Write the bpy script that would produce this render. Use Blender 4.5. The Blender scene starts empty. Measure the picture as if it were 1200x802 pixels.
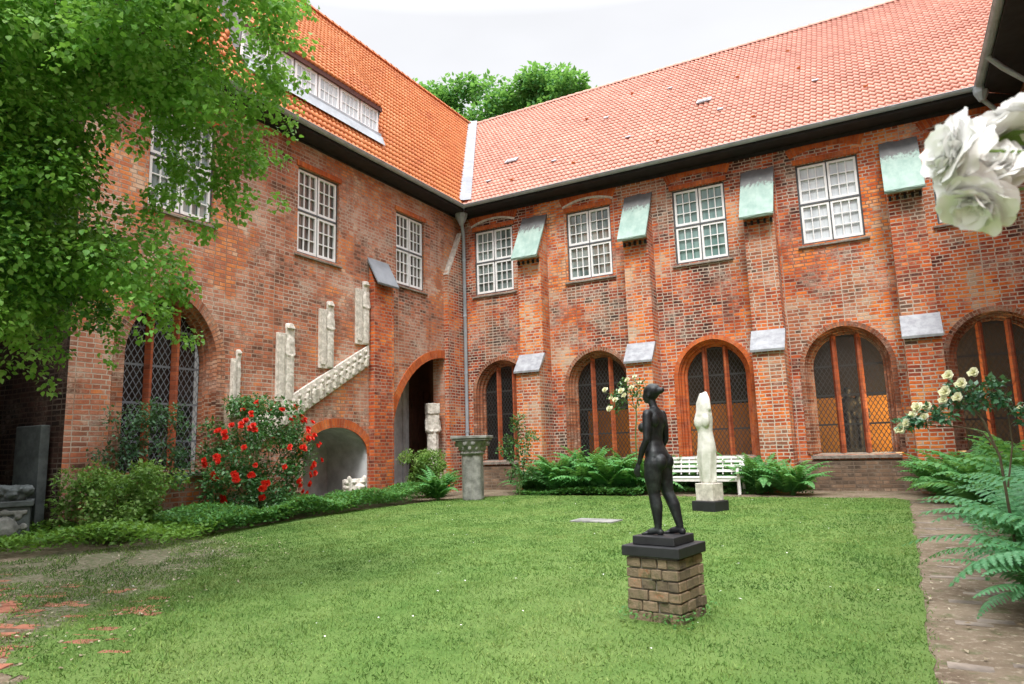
import bpy, bmesh, math, random
import numpy as np
from math import sin, cos, pi, radians, sqrt, atan2
from mathutils import Vector, Matrix
from mathutils.geometry import delaunay_2d_cdt

random.seed(7)
rng = np.random.default_rng(11)
scene = bpy.context.scene
C = scene.collection
D = bpy.data

# ------------------------------------------------------------------ camera, sky, sun, exposure
cam_data = D.cameras.new('camera')
cam_data.sensor_width = 36.0
cam_data.lens = 36.0 * 806 / 1200
cam_data.dof.use_dof = True
cam_data.dof.focus_distance = 13.0
cam_data.dof.aperture_fstop = 10.0
cam_data.clip_start = 0.05
cam_data.clip_end = 800
cam = D.objects.new('camera', cam_data)
C.objects.link(cam)
_y, _p, _r = radians(-28.77), radians(8.73), radians(-1.73)
_f = Vector((sin(_y) * cos(_p), cos(_y) * cos(_p), sin(_p)))
_rt = Vector((cos(_y), -sin(_y), 0))
_up = _rt.cross(_f)
_R = cos(_r) * _rt + sin(_r) * _up
_U = -sin(_r) * _rt + cos(_r) * _up
cam.matrix_world = Matrix(((_R.x, _U.x, -_f.x, 0), (_R.y, _U.y, -_f.y, 0), (_R.z, _U.z, -_f.z, 1.35), (0, 0, 0, 1)))
scene.camera = cam

SUN_EL, SUN_AZ = radians(56), radians(160)      # azimuth measured from +y towards +x
world = D.worlds.new('World')
scene.world = world
world.use_nodes = True
wn, wl = world.node_tree.nodes, world.node_tree.links
wn.clear()
w_out = wn.new('ShaderNodeOutputWorld')
w_bg = wn.new('ShaderNodeBackground')
w_sky = wn.new('ShaderNodeTexSky')
w_sky.sky_type = 'NISHITA'
w_sky.sun_disc = False
w_sky.sun_elevation = SUN_EL
w_sky.sun_rotation = SUN_AZ
w_tc = wn.new('ShaderNodeTexCoord')
w_noise = wn.new('ShaderNodeTexNoise')
w_noise.inputs['Scale'].default_value = 2.2
w_noise.inputs['Detail'].default_value = 4
w_map = wn.new('ShaderNodeMapping')
w_map.inputs['Scale'].default_value = (1, 1, 2.6)
wl.new(w_tc.outputs['Generated'], w_map.inputs[0])
wl.new(w_map.outputs[0], w_noise.inputs['Vector'])
w_sep = wn.new('ShaderNodeSeparateXYZ')
wl.new(w_tc.outputs['Generated'], w_sep.inputs[0])
# a closed cloud deck: brighter towards the zenith as overcast skies are
w_ramp = wn.new('ShaderNodeMapRange')
w_ramp.inputs['From Min'].default_value = 0.56
w_ramp.inputs['From Max'].default_value = 0.95
w_ramp.inputs['To Min'].default_value = 4.45
w_ramp.inputs['To Max'].default_value = 26.0
wl.new(w_sep.outputs['Z'], w_ramp.inputs['Value'])
w_cl = wn.new('ShaderNodeMapRange')
w_cl.inputs['From Min'].default_value = 0.3
w_cl.inputs['From Max'].default_value = 0.7
w_cl.inputs['To Min'].default_value = 0.90
w_cl.inputs['To Max'].default_value = 1.05
wl.new(w_noise.outputs['Fac'], w_cl.inputs['Value'])
w_mul = wn.new('ShaderNodeMath')
w_mul.operation = 'MULTIPLY'
wl.new(w_ramp.outputs[0], w_mul.inputs[0])
wl.new(w_cl.outputs[0], w_mul.inputs[1])
w_col = wn.new('ShaderNodeVectorMath')
w_col.operation = 'SCALE'
w_col.inputs[0].default_value = (0.985, 0.99, 1.015)
wl.new(w_mul.outputs[0], w_col.inputs['Scale'])
w_mix = wn.new('ShaderNodeMix')
w_mix.data_type = 'RGBA'
w_mix.inputs[0].default_value = 0.94
wl.new(w_sky.outputs[0], w_mix.inputs[6])
wl.new(w_col.outputs[0], w_mix.inputs[7])
wl.new(w_mix.outputs[2], w_bg.inputs['Color'])
w_bg.inputs['Strength'].default_value = 0.1
wl.new(w_bg.outputs[0], w_out.inputs[0])

sun_data = D.lights.new('sun', 'SUN')
sun_data.energy = 1.5
sun_data.angle = radians(14)
sun_data.color = (1.0, 0.96, 0.9)
sun = D.objects.new('sun', sun_data)
C.objects.link(sun)
_sd = Vector((sin(SUN_AZ) * cos(SUN_EL), cos(SUN_AZ) * cos(SUN_EL), sin(SUN_EL)))
sun.rotation_euler = _sd.to_track_quat('Z', 'Y').to_euler()

scene.view_settings.view_transform = 'Standard'
scene.view_settings.look = 'None'
scene.view_settings.exposure = 1.2
scene.view_settings.gamma = 1.0
scene.render.engine = 'CYCLES'
scene.cycles.max_bounces = 8
scene.cycles.diffuse_bounces = 6
scene.cycles.transparent_max_bounces = 8
scene.cycles.sample_clamp_indirect = 6.0

# ------------------------------------------------------------------ helpers
class MB:
    """collects faces (with uv in metres) and links them as one mesh object"""
    def __init__(self):
        self.v, self.f, self.uv = [], [], []
    def face(self, pts, uv=None):
        n = len(self.v)
        self.v += [tuple(p) for p in pts]
        self.f.append(tuple(range(n, n + len(pts))))
        if uv is None:
            a = Vector(pts[0]); b = Vector(pts[1]); c = Vector(pts[2])
            nn = (b - a).cross(c - a)
            ax, ay, az = abs(nn.x), abs(nn.y), abs(nn.z)
            if az >= ax and az >= ay: uv = [(p[0], p[1]) for p in pts]
            elif ax >= ay: uv = [(p[1], p[2]) for p in pts]
            else: uv = [(p[0], p[2]) for p in pts]
        self.uv += list(uv)
    def hexa(self, p):
        """p: 8 points, bottom ring 0-3 then top ring 4-7 (counter-clockwise from above)"""
        for q in ((3, 2, 1, 0), (4, 5, 6, 7), (0, 1, 5, 4), (1, 2, 6, 5), (2, 3, 7, 6), (3, 0, 4, 7)):
            self.face([p[i] for i in q])
    def box(self, x0, x1, y0, y1, z0, z1):
        self.hexa([(x0, y0, z0), (x1, y0, z0), (x1, y1, z0), (x0, y1, z0), (x0, y0, z1), (x1, y0, z1), (x1, y1, z1), (x0, y1, z1)])
    def loft(self, rings, cap=True, closed=True):
        n = len(rings[0])
        m = n if closed else n - 1
        for a in range(len(rings) - 1):
            for i in range(m):
                j = (i + 1) % n
                self.face([rings[a][i], rings[a][j], rings[a + 1][j], rings[a + 1][i]])
        if cap:
            self.face(list(reversed(rings[0]))); self.face(rings[-1])
    def tube(self, pts, rad, n=8, cap=True):
        pts = [Vector(p) for p in pts]
        if not isinstance(rad, (list, tuple)): rad = [rad] * len(pts)
        rings = []
        ref = None
        for i, p in enumerate(pts):
            t = (pts[min(i + 1, len(pts) - 1)] - pts[max(i - 1, 0)]).normalized()
            if ref is None:
                ref = Vector((0, 0, 1)) if abs(t.z) < 0.9 else Vector((1, 0, 0))
            a = (ref - t * ref.dot(t)).normalized(); ref = a
            b = t.cross(a)
            rings.append([tuple(p + (a * cos(2 * pi * k / n) + b * sin(2 * pi * k / n)) * rad[i]) for k in range(n)])
        self.loft(rings, cap)
    def lathe(self, prof, cx, cy, n=16, rot=0.0, sx=1, sy=1):
        self.loft([[(cx + r * sx * cos(2 * pi * k / n + rot), cy + r * sy * sin(2 * pi * k / n + rot), z) for k in range(n)] for r, z in prof])
    def build(self, name, mat, parent=None, smooth=False, bevel=0.0, merge=False):
        me = D.meshes.new(name)
        me.from_pydata(self.v, [], self.f)
        uvl = me.uv_layers.new(name='UVMap')
        uvl.data.foreach_set('uv', np.array(self.uv, dtype=np.float32).ravel())
        if merge or smooth or bevel:
            bm = bmesh.new(); bm.from_mesh(me)
            bmesh.ops.remove_doubles(bm, verts=bm.verts, dist=0.0004)
            bm.to_mesh(me); bm.free()
        if smooth:
            me.polygons.foreach_set('use_smooth', [True] * len(me.polygons))
            me.set_sharp_from_angle(angle=radians(42))
        me.materials.append(mat)
        o = D.objects.new(name, me)
        C.objects.link(o)
        if bevel:
            b = o.modifiers.new('bevel', 'BEVEL'); b.width = bevel; b.segments = 2; b.limit_method = 'ANGLE'
        if parent: o.parent = parent
        return o

def mesh_np(name, verts, loops, sizes, mat, parent=None, uv=None, smooth=False):
    me = D.meshes.new(name)
    nv = len(verts)
    me.vertices.add(nv); me.vertices.foreach_set('co', np.asarray(verts, np.float32).ravel())
    me.loops.add(len(loops)); me.loops.foreach_set('vertex_index', np.asarray(loops, np.int32))
    sizes = np.asarray(sizes, np.int32)
    me.polygons.add(len(sizes))
    st = np.concatenate(([0], np.cumsum(sizes)[:-1])).astype(np.int32)
    me.polygons.foreach_set('loop_start', st)
    if uv is not None:
        l = me.uv_layers.new(name='UVMap'); l.data.foreach_set('uv', np.asarray(uv, np.float32).ravel())
    me.update(calc_edges=True); me.validate()
    if smooth: me.polygons.foreach_set('use_smooth', [True] * len(me.polygons))
    me.materials.append(mat)
    o = D.objects.new(name, me); C.objects.link(o)
    if parent: o.parent = parent
    return o

def scatter(name, tv, tf, pos, mats, mat, parent=None, smooth=False):
    """copies of a small template (leaf, petal, blade) placed with 3x3 matrices, one mesh"""
    tv = np.asarray(tv, float); n, k = len(pos), len(tv)
    V = np.einsum('nij,kj->nki', mats, tv) + np.asarray(pos)[:, None, :]
    fl = np.concatenate([np.asarray(f) for f in tf]); fs = np.array([len(f) for f in tf])
    L = (fl[None, :] + (np.arange(n) * k)[:, None]).ravel()
    return mesh_np(name, V.reshape(-1, 3), L, np.tile(fs, n), mat, parent, smooth=smooth)

def frames(dirs, ups, roll=0.0):
    """matrices whose columns are (side, along, normal) for template x, y, z"""
    d = dirs / (np.linalg.norm(dirs, axis=1, keepdims=True) + 1e-9)
    s = np.cross(d, ups); s /= (np.linalg.norm(s, axis=1, keepdims=True) + 1e-9)
    u = np.cross(s, d)
    return np.stack([s, d, u], axis=2)

def thing(name, label, cat, loc=(0, 0, 0), rz=0.0, group=None):
    o = D.objects.new(name, None); C.objects.link(o)
    o.empty_display_size = 0.2
    o.location = loc; o.rotation_euler = (0, 0, rz)
    return tag(o, label, cat, group)
def tag(o, label=None, cat=None, group=None, kind=None):
    if label: o['label'] = label
    if cat: o['category'] = cat
    if group: o['group'] = group
    if kind: o['kind'] = kind
    return o
def copy_tree(o, parent=None):
    c = o.copy(); C.objects.link(c)
    if parent: c.parent = parent
    for ch in list(o.children): copy_tree(ch, c)
    return c

# ------------------------------------------------------------------ materials
class NT:
    def __init__(self, name):
        self.m = D.materials.new(name); self.m.use_nodes = True
        self.t = self.m.node_tree; self.n = self.t.nodes; self.n.clear()
        self.out = self.n.new('ShaderNodeOutputMaterial')
        self.b = self.n.new('ShaderNodeBsdfPrincipled')
        self.link(self.b.outputs[0], self.out.inputs[0])
    def link(self, a, b): self.t.links.new(a, b)
    def node(self, ty, **kw):
        x = self.n.new(ty)
        for k, v in kw.items(): setattr(x, k, v)
        return x
    def put(self, sock, v):
        if hasattr(v, 'is_output') or isinstance(v, bpy.types.NodeSocket): self.link(v, sock)
        else: sock.default_value = v if not (isinstance(v, tuple) and len(v) == 3 and sock.type == 'RGBA') else (*v, 1)
    def coord(self, out='Object'): return self.node('ShaderNodeTexCoord').outputs[out]
    def mapping(self, vec, scale=(1, 1, 1), rot=(0, 0, 0), loc=(0, 0, 0)):
        m = self.node('ShaderNodeMapping'); self.link(vec, m.inputs[0])
        m.inputs['Scale'].default_value = scale; m.inputs['Rotation'].default_value = rot; m.inputs['Location'].default_value = loc
        return m.outputs[0]
    def noise(self, vec, scale, detail=4, rough=0.55, lo=None, hi=None, dist=0.0):
        x = self.node('ShaderNodeTexNoise'); self.link(vec, x.inputs['Vector'])
        x.inputs['Scale'].default_value = scale; x.inputs['Detail'].default_value = detail
        x.inputs['Roughness'].default_value = rough; x.inputs['Distortion'].default_value = dist
        return x.outputs['Fac'] if lo is None else self.rng(x.outputs['Fac'], lo, hi)
    def rng(self, v, a, b, c=0.0, d=1.0, smooth=True):
        x = self.node('ShaderNodeMapRange'); x.interpolation_type = 'SMOOTHSTEP' if smooth else 'LINEAR'
        self.link(v, x.inputs[0])
        for i, q in zip((1, 2, 3, 4), (a, b, c, d)): x.inputs[i].default_value = q
        return x.outputs[0]
    def math(self, op, a, b=0.0, c=None):
        x = self.node('ShaderNodeMath', operation=op)
        self.put(x.inputs[0], a); self.put(x.inputs[1], b)
        if c is not None: self.put(x.inputs[2], c)
        return x.outputs[0]
    def mix(self, f, a, b, mode='MIX'):
        x = self.node('ShaderNodeMix', data_type='RGBA', blend_type=mode)
        self.put(x.inputs[0], f); self.put(x.inputs[6], a); self.put(x.inputs[7], b)
        return x.outputs[2]
    def ramp(self, f, stops, interp='LINEAR'):
        x = self.node('ShaderNodeValToRGB'); self.link(f, x.inputs[0]); cr = x.color_ramp
        cr.interpolation = interp
        while len(cr.elements) < len(stops): cr.elements.new(0.5)
        for e, (p, c) in zip(cr.elements, stops): e.position = p; e.color = (*c, 1)
        return x.outputs[0]
    def bump(self, h, strength=0.3, dist=0.02, normal=None):
        x = self.node('ShaderNodeBump'); self.link(h, x.inputs['Height'])
        x.inputs['Strength'].default_value = strength; x.inputs['Distance'].default_value = dist
        if normal: self.link(normal, x.inputs['Normal'])
        self.link(x.outputs[0], self.b.inputs['Normal'])
        return x.outputs[0]
    def done(self, col=None, rough=None, metal=None, spec=None):
        if col is not None: self.put(self.b.inputs['Base Color'], col)
        if rough is not None: self.put(self.b.inputs['Roughness'], rough)
        if metal is not None: self.put(self.b.inputs['Metallic'], metal)
        if spec is not None: self.put(self.b.inputs['Specular IOR Level'], spec)
        return self.m

def brick_mat(name, stops, mortar_a, mortar_b, mortar_bal=0.5, bw=0.285, rh=0.096, wash=0.5, seed=0.0, mort=0.014, patch=0.5, zones=None, zone_cut=0.5):
    n = NT(name)
    uv = n.node('ShaderNodeUVMap'); uv.uv_map = 'UVMap'
    obj = n.mapping(n.coord(), loc=(seed, seed * 0.7, seed * 0.3))
    # joints of hand-laid walls wander a little
    nz = n.node('ShaderNodeTexNoise'); n.link(obj, nz.inputs['Vector']); nz.inputs['Scale'].default_value = 1.7; nz.inputs['Detail'].default_value = 2
    off = n.node('ShaderNodeVectorMath', operation='MULTIPLY_ADD')
    n.link(nz.outputs['Color'], off.inputs[0]); off.inputs[1].default_value = (0.05, 0.045, 0); n.link(uv.outputs[0], off.inputs[2])
    nz2 = n.node('ShaderNodeTexNoise'); n.link(obj, nz2.inputs['Vector']); nz2.inputs['Scale'].default_value = 11; nz2.inputs['Detail'].default_value = 2
    off2 = n.node('ShaderNodeVectorMath', operation='MULTIPLY_ADD')
    n.link(nz2.outputs['Color'], off2.inputs[0]); off2.inputs[1].default_value = (0.03, 0.016, 0); n.link(off.outputs[0], off2.inputs[2])
    br = n.node('ShaderNodeTexBrick'); n.link(off2.outputs[0], br.inputs['Vector'])
    br.offset = 0.5; br.offset_frequency = 2; br.squash = 0.55; br.squash_frequency = 2
    br.inputs['Color1'].default_value = (0, 0, 0, 1); br.inputs['Color2'].default_value = (1, 1, 1, 1); br.inputs['Mortar'].default_value = (0.5, 0.5, 0.5, 1)
    br.inputs['Scale'].default_value = 1; br.inputs['Mortar Size'].default_value = mort; br.inputs['Mortar Smooth'].default_value = 0.3
    br.inputs['Bias'].default_value = 0; br.inputs['Brick Width'].default_value = bw; br.inputs['Row Height'].default_value = rh
    big = n.noise(obj, 0.42, 5, 0.6)
    mid = n.noise(obj, 1.7, 5, 0.65)
    fine = n.noise(obj, 26, 4, 0.6)
    v = n.math('MULTIPLY', br.outputs['Color'], 0.46)
    v = n.math('ADD', v, n.math('MULTIPLY', n.rng(big, 0.3, 0.7), patch))
    v = n.math('ADD', v, n.math('MULTIPLY', n.rng(mid, 0.3, 0.7), 0.28))
    v = n.math('SUBTRACT', v, 0.5 * (patch + 0.28 + 0.46) - 0.5)
    v = n.math('ADD', v, n.math('MULTIPLY', n.math('SUBTRACT', fine, 0.5), 0.35))
    col = n.ramp(v, stops)
    zf = None
    if zones:
        # rebuilt and old stretches of masonry, with ragged borders
        zf = n.noise(n.mapping(obj, scale=(0.8, 0.8, 1.0)), 0.75, 6, 0.62, zone_cut - 0.035, zone_cut + 0.035)
        col = n.mix(zf, col, n.ramp(v, zones))
    # weathered pale bloom and dark soot with a shape of their own
    w = n.math('MULTIPLY', n.noise(obj, 1.5, 6, 0.72, 0.47, 0.72), wash)
    w = n.math('MULTIPLY', w, n.noise(obj, 13, 4, 0.65, 0.30, 0.62))
    col = n.mix(w, col, (0.60, 0.49, 0.40))
    st = n.noise(n.mapping(obj, scale=(1.5, 1.5, 0.22)), 1.3, 5, 0.65, 0.57, 0.76)
    col = n.mix(n.math('MULTIPLY', st, 0.42), col, (0.085, 0.045, 0.03))
    mm = n.noise(obj, 0.55, 4, 0.6, mortar_bal - 0.12, mortar_bal + 0.12)
    mcol = n.mix(mm, mortar_a, mortar_b)
    if zf is not None: mcol = n.mix(n.math('MULTIPLY', zf, 0.75), mcol, (0.66, 0.57, 0.48))
    mcol = n.mix(n.math('MULTIPLY', fine, 0.5), mcol, (0.2, 0.13, 0.09))
    col = n.mix(br.outputs['Fac'], col, mcol)
    h = n.math('ADD', n.math('MULTIPLY', n.math('SUBTRACT', 1.0, br.outputs['Fac']), 1.0), n.math('MULTIPLY', fine, 0.5))
    h = n.math('ADD', h, n.math('MULTIPLY', br.outputs['Color'], 0.35))
    n.bump(h, 0.75, 0.014)
    return n.done(col, 0.88, spec=0.25)

ORANGE = [(0.0, (0.055, 0.022, 0.018)), (0.16, (0.15, 0.036, 0.022)), (0.34, (0.29, 0.052, 0.024)), (0.54, (0.50, 0.095, 0.028)), (0.76, (0.72, 0.17, 0.032)), (0.9, (0.78, 0.26, 0.06)), (1.0, (0.66, 0.40, 0.25))]
PINK = [(0.0, (0.09, 0.045, 0.032)), (0.2, (0.21, 0.088, 0.055)), (0.40, (0.41, 0.135, 0.075)), (0.62, (0.54, 0.18, 0.085)), (0.82, (0.69, 0.23, 0.065)), (1.0, (0.66, 0.45, 0.32))]
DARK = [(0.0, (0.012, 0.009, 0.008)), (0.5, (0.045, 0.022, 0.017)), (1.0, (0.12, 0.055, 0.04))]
GREYBROWN = [(0.0, (0.06, 0.04, 0.033)), (0.25, (0.16, 0.09, 0.062)), (0.5, (0.36, 0.12, 0.062)), (0.75, (0.52, 0.18, 0.08)), (1.0, (0.52, 0.36, 0.25))]
PALE = [(0.0, (0.18, 0.075, 0.05)), (0.4, (0.42, 0.17, 0.105)), (0.7, (0.54, 0.25, 0.165)), (1.0, (0.62, 0.46, 0.36))]
M = {}
M['brick'] = brick_mat('weathered_orange_brick', ORANGE, (0.64, 0.54, 0.45), (0.30, 0.15, 0.10), 0.56, seed=3.1, wash=0.75, mort=0.015, patch=0.75, zones=GREYBROWN, zone_cut=0.56)
M['brick_pier'] = brick_mat('pier_brick', ORANGE, (0.68, 0.56, 0.46), (0.40, 0.25, 0.17), 0.55, seed=9.4, wash=0.6, patch=0.6, mort=0.016, zones=GREYBROWN, zone_cut=0.57)
M['brick_pink'] = brick_mat('pale_red_brick', PINK, (0.52, 0.40, 0.32), (0.34, 0.20, 0.14), 0.5, seed=21.7, wash=0.9, mort=0.013, patch=0.6, zones=PALE, zone_cut=0.525)
M['brick_pink_pier'] = brick_mat('red_pier_brick', ORANGE, (0.50, 0.36, 0.28), (0.38, 0.2, 0.13), 0.5, seed=33.0, wash=0.4, patch=0.3)
M['brick_arch'] = brick_mat('arch_brick', [(0, (0.06, 0.025, 0.016)), (0.35, (0.22, 0.07, 0.035)), (0.65, (0.38, 0.13, 0.06)), (1, (0.5, 0.26, 0.15))], (0.42, 0.3, 0.22), (0.2, 0.1, 0.07), 0.5, bw=0.6, rh=0.092, seed=5.0, wash=0.7, patch=0.5)
M['brick_orange'] = brick_mat('new_orange_brick', [(0, (0.30, 0.055, 0.02)), (0.4, (0.50, 0.105, 0.028)), (0.75, (0.64, 0.165, 0.04)), (1, (0.62, 0.27, 0.11))], (0.45, 0.2, 0.1), (0.4, 0.14, 0.06), 0.5, bw=0.6, rh=0.085, seed=2.0, wash=0.25, patch=0.4, mort=0.006)
M['brick_dark'] = brick_mat('shade_dark_brick', DARK, (0.22, 0.19, 0.16), (0.03, 0.02, 0.016), 0.38, seed=14.0, wash=0.3)  # end wall's shade put into a near-black brick colour
M['brick_mullion'] = brick_mat('mullion_brick', [(0, (0.16, 0.04, 0.02)), (0.5, (0.36, 0.085, 0.035)), (1, (0.5, 0.15, 0.05))], (0.3, 0.1, 0.05), (0.24, 0.07, 0.04), 0.5, bw=0.5, rh=0.1, seed=7.0, wash=0.15, patch=0.3, mort=0.008)
M['brick_old'] = brick_mat('mossy_pedestal_brick', [(0, (0.05, 0.035, 0.025)), (0.4, (0.16, 0.10, 0.065)), (0.7, (0.30, 0.17, 0.10)), (1, (0.42, 0.30, 0.2))], (0.06, 0.05, 0.035), (0.12, 0.1, 0.06), 0.5, bw=0.22, rh=0.088, seed=1.0, wash=0.6, patch=0.4, mort=0.012)

def tile_mat(name, stops, seed):
    n = NT(name)
    uv = n.node('ShaderNodeUVMap'); uv.uv_map = 'UVMap'
    fl = n.node('ShaderNodeVectorMath', operation='FLOOR'); n.link(uv.outputs[0], fl.inputs[0])
    wn_ = n.node('ShaderNodeTexWhiteNoise', noise_dimensions='2D'); n.link(fl.outputs[0], wn_.inputs['Vector'])
    obj = n.mapping(n.coord(), loc=(seed, 0, 0))
    v = n.math('MULTIPLY', wn_.outputs['Value'], 0.5)
    v = n.math('ADD', v, n.math('MULTIPLY', n.noise(obj, 0.5, 4, 0.6, 0.3, 0.7), 0.35))
    v = n.math('ADD', v, n.math('MULTIPLY', n.noise(obj, 9, 4, 0.6, 0.3, 0.7), 0.15))
    col = n.ramp(v, stops)
    fine = n.noise(obj, 40, 3)
    n.bump(fine, 0.2, 0.004)
    n.b.inputs['Specular IOR Level'].default_value = 0.5
    return n.done(col, 0.55)
M['tile_red'] = tile_mat('salmon_pantile', [(0, (0.40, 0.155, 0.105)), (0.3, (0.50, 0.21, 0.15)), (0.7, (0.57, 0.255, 0.185)), (1, (0.62, 0.34, 0.26))], 1.0)
M['tile_orange'] = tile_mat('orange_pantile', [(0, (0.46, 0.125, 0.04)), (0.3, (0.60, 0.19, 0.06)), (0.7, (0.69, 0.245, 0.08)), (1, (0.72, 0.33, 0.15))], 4.0)

def plain(name, col, rough=0.6, metal=0.0, var=0.25, scale=6.0, bump=0.1, spec=0.4, dark=None):
    n = NT(name)
    obj = n.coord()
    v = n.noise(obj, scale, 5, 0.65, 0.28, 0.72)
    d = dark or tuple(c * (1 - var) for c in col)
    l = tuple(min(1, c * (1 + var * 0.6)) for c in col)
    c = n.mix(v, d, l)
    if bump: n.bump(n.noise(obj, scale * 6, 4), bump, 0.01)
    return n.done(c, rough, metal, spec)
M['zinc'] = plain('grey_zinc', (0.38, 0.42, 0.46), 0.45, 0.1, 0.2, 3)
M['lead'] = plain('pale_lead', (0.23, 0.25, 0.28), 0.6, 0.0, 0.2, 2)
M['soffit'] = plain('dark_soffit_board', (0.022, 0.020, 0.022), 0.7, 0, 0.4, 4)
M['white_paint'] = plain('white_window_paint', (0.86, 0.87, 0.88), 0.45, 0, 0.06, 5, 0.03)
M['frame_dark'] = plain('grey_window_box', (0.10, 0.11, 0.12), 0.6, 0, 0.3, 4)
M['slate'] = plain('pale_slate', (0.36, 0.38, 0.41), 0.6, 0, 0.2, 5, 0.2, dark=(0.24, 0.25, 0.28))
M['stone_sill'] = plain('mossy_sill_stone', (0.24, 0.21, 0.18), 0.85, 0, 0.45, 7, 0.4)
M['limestone'] = plain('pale_limestone', (0.70, 0.66, 0.60), 0.85, 0, 0.2, 9, 0.35, dark=(0.42, 0.39, 0.34))
M['grey_stone'] = plain('grey_sandstone', (0.25, 0.25, 0.235), 0.85, 0, 0.4, 5, 0.4, dark=(0.12, 0.125, 0.115))
M['dark_stone'] = plain('dark_stone', (0.09, 0.105, 0.105), 0.8, 0, 0.4, 5, 0.4)
M['marble'] = plain('weathered_white_marble', (0.72, 0.71, 0.68), 0.7, 0, 0.12, 4, 0.15, dark=(0.50, 0.51, 0.44))
M['bench_white'] = plain('white_bench_paint', (0.80, 0.79, 0.78), 0.5, 0, 0.08, 8, 0.05)
M['black_stone'] = plain('black_plinth_stone', (0.022, 0.023, 0.026), 0.55, 0, 0.3, 6, 0.1)
M['plaster'] = plain('niche_plaster', (0.55, 0.56, 0.58), 0.9, 0, 0.2, 1.5, 0.2, dark=(0.33, 0.33, 0.34))
M['wood_dark'] = plain('dark_door_wood', (0.07, 0.03, 0.018), 0.6, 0, 0.4, 3)
M['downpipe'] = plain('pale_grey_pipe_paint', (0.36, 0.41, 0.46), 0.5, 0, 0.12, 3)
M['ochre'] = plain('ochre_plaster', (0.52, 0.24, 0.045), 0.9, 0, 0.15, 2)
M['gloom'] = plain('interior_gloom', (0.035, 0.028, 0.024), 0.9, 0, 0.2, 2)  # darkness of the unlit interior put into a near-black wall colour
M['bark'] = plain('grey_brown_bark', (0.10, 0.075, 0.055), 0.9, 0, 0.4, 8, 0.7)
M['stem'] = plain('green_stem', (0.10, 0.15, 0.045), 0.6, 0, 0.3, 10)
M['twig'] = plain('brown_twig', (0.11, 0.085, 0.05), 0.8, 0, 0.3, 10)

n = NT('bronze'); o_ = n.coord()
n.bump(n.noise(o_, 60, 4), 0.12, 0.004)
M['bronze'] = n.done(n.mix(n.noise(o_, 9, 5, 0.65, 0.42, 0.75), (0.016, 0.018, 0.021), (0.05, 0.06, 0.06)), 0.5, 0.45)

# copper shed caps: dull brown-grey at the top, verdigris below (the run-off pattern of the metal itself)
n = NT('verdigris_copper'); uv = n.node('ShaderNodeUVMap'); uv.uv_map = 'UVMap'
sx = n.node('ShaderNodeSeparateXYZ'); n.link(uv.outputs[0], sx.inputs[0])
o_ = n.coord()
v = n.math('ADD', sx.outputs['Y'], n.math('MULTIPLY', n.math('SUBTRACT', n.noise(n.mapping(o_, scale=(3, 3, 0.5)), 4, 5, 0.7), 0.5), 0.55))
top = n.rng(v, 0.60, 0.74)
green = n.mix(n.noise(n.mapping(o_, scale=(1, 1, .5)), 4, 5, 0.6, 0.2, 0.8), (0.21, 0.33, 0.29), (0.36, 0.48, 0.43))
M['copper'] = n.done(n.mix(top, green, n.mix(n.noise(o_, 5, 4), (0.07, 0.08, 0.085), (0.19, 0.19, 0.19))), 0.7)

def leaded(name, lead_col, opacity, s, lw):
    """diamond leaded glazing: cames opaque, panes part see-through and glossy"""
    n = NT(name)
    uv = n.node('ShaderNodeUVMap'); uv.uv_map = 'UVMap'
    sp = n.node('ShaderNodeSeparateXYZ'); n.link(uv.outputs[0], sp.inputs[0])
    x, y = sp.outputs['X'], sp.outputs['Y']
    a = n.math('ADD', n.math('MULTIPLY', x, 1.0 / s), n.math('MULTIPLY', y, 0.62 / s))
    b = n.math('SUBTRACT', n.math('MULTIPLY', x, 1.0 / s), n.math('MULTIPLY', y, 0.62 / s))
    def line(q, w):
        f = n.math('ABSOLUTE', n.math('SUBTRACT', n.math('FRACT', q), 0.5))
        return n.math('GREATER_THAN', f, 0.5 - w)
    l = n.math('MAXIMUM', line(a, lw), line(b, lw))
    l = n.math('MAXIMUM', l, line(n.math('MULTIPLY', n.math('SUBTRACT', y, 0.92), 1 / 0.78), 0.03))
    cell = n.node('ShaderNodeCombineXYZ'); n.link(n.math('FLOOR', a), cell.inputs[0]); n.link(n.math('FLOOR', b), cell.inputs[1])
    wn2 = n.node('ShaderNodeTexWhiteNoise', noise_dimensions='2D'); n.link(cell.outputs[0], wn2.inputs['Vector'])
    gl = n.node('ShaderNodeBsdfPrincipled'); gl.inputs['Roughness'].default_value = 0.12
    n.put(gl.inputs['Base Color'], n.mix(wn2.outputs['Value'], (0.006, 0.007, 0.008), (0.025, 0.026, 0.028)))
    bmp = n.node('ShaderNodeBump'); n.link(wn2.outputs['Value'], bmp.inputs['Height']); bmp.inputs['Distance'].default_value = 0.01; bmp.inputs['Strength'].default_value = 0.4
    n.link(n.noise(n.coord(), 7, 2), bmp.inputs['Height'])
    n.link(bmp.outputs[0], gl.inputs['Normal'])
    tr = n.node('ShaderNodeBsdfTransparent'); tr.inputs[0].default_value = (0.9, 0.87, 0.8, 1)
    m1 = n.node('ShaderNodeMixShader'); m1.inputs[0].default_value = opacity
    n.link(tr.outputs[0], m1.inputs[1]); n.link(gl.outputs[0], m1.inputs[2])
    m2 = n.node('ShaderNodeMixShader'); n.link(l, m2.inputs[0]); n.link(m1.outputs[0], m2.inputs[1])
    n.done(lead_col, 0.6); n.link(n.b.outputs[0], m2.inputs[2]); n.link(m2.outputs[0], n.out.inputs[0])
    return n.m
M['leaded'] = leaded('leaded_diamond_glass', (0.028, 0.028, 0.027), 0.40, 0.115, 0.085)
M['leaded_grey'] = leaded('grey_leaded_diamond_glass', (0.15, 0.165, 0.19), 0.75, 0.135, 0.075)

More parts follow.
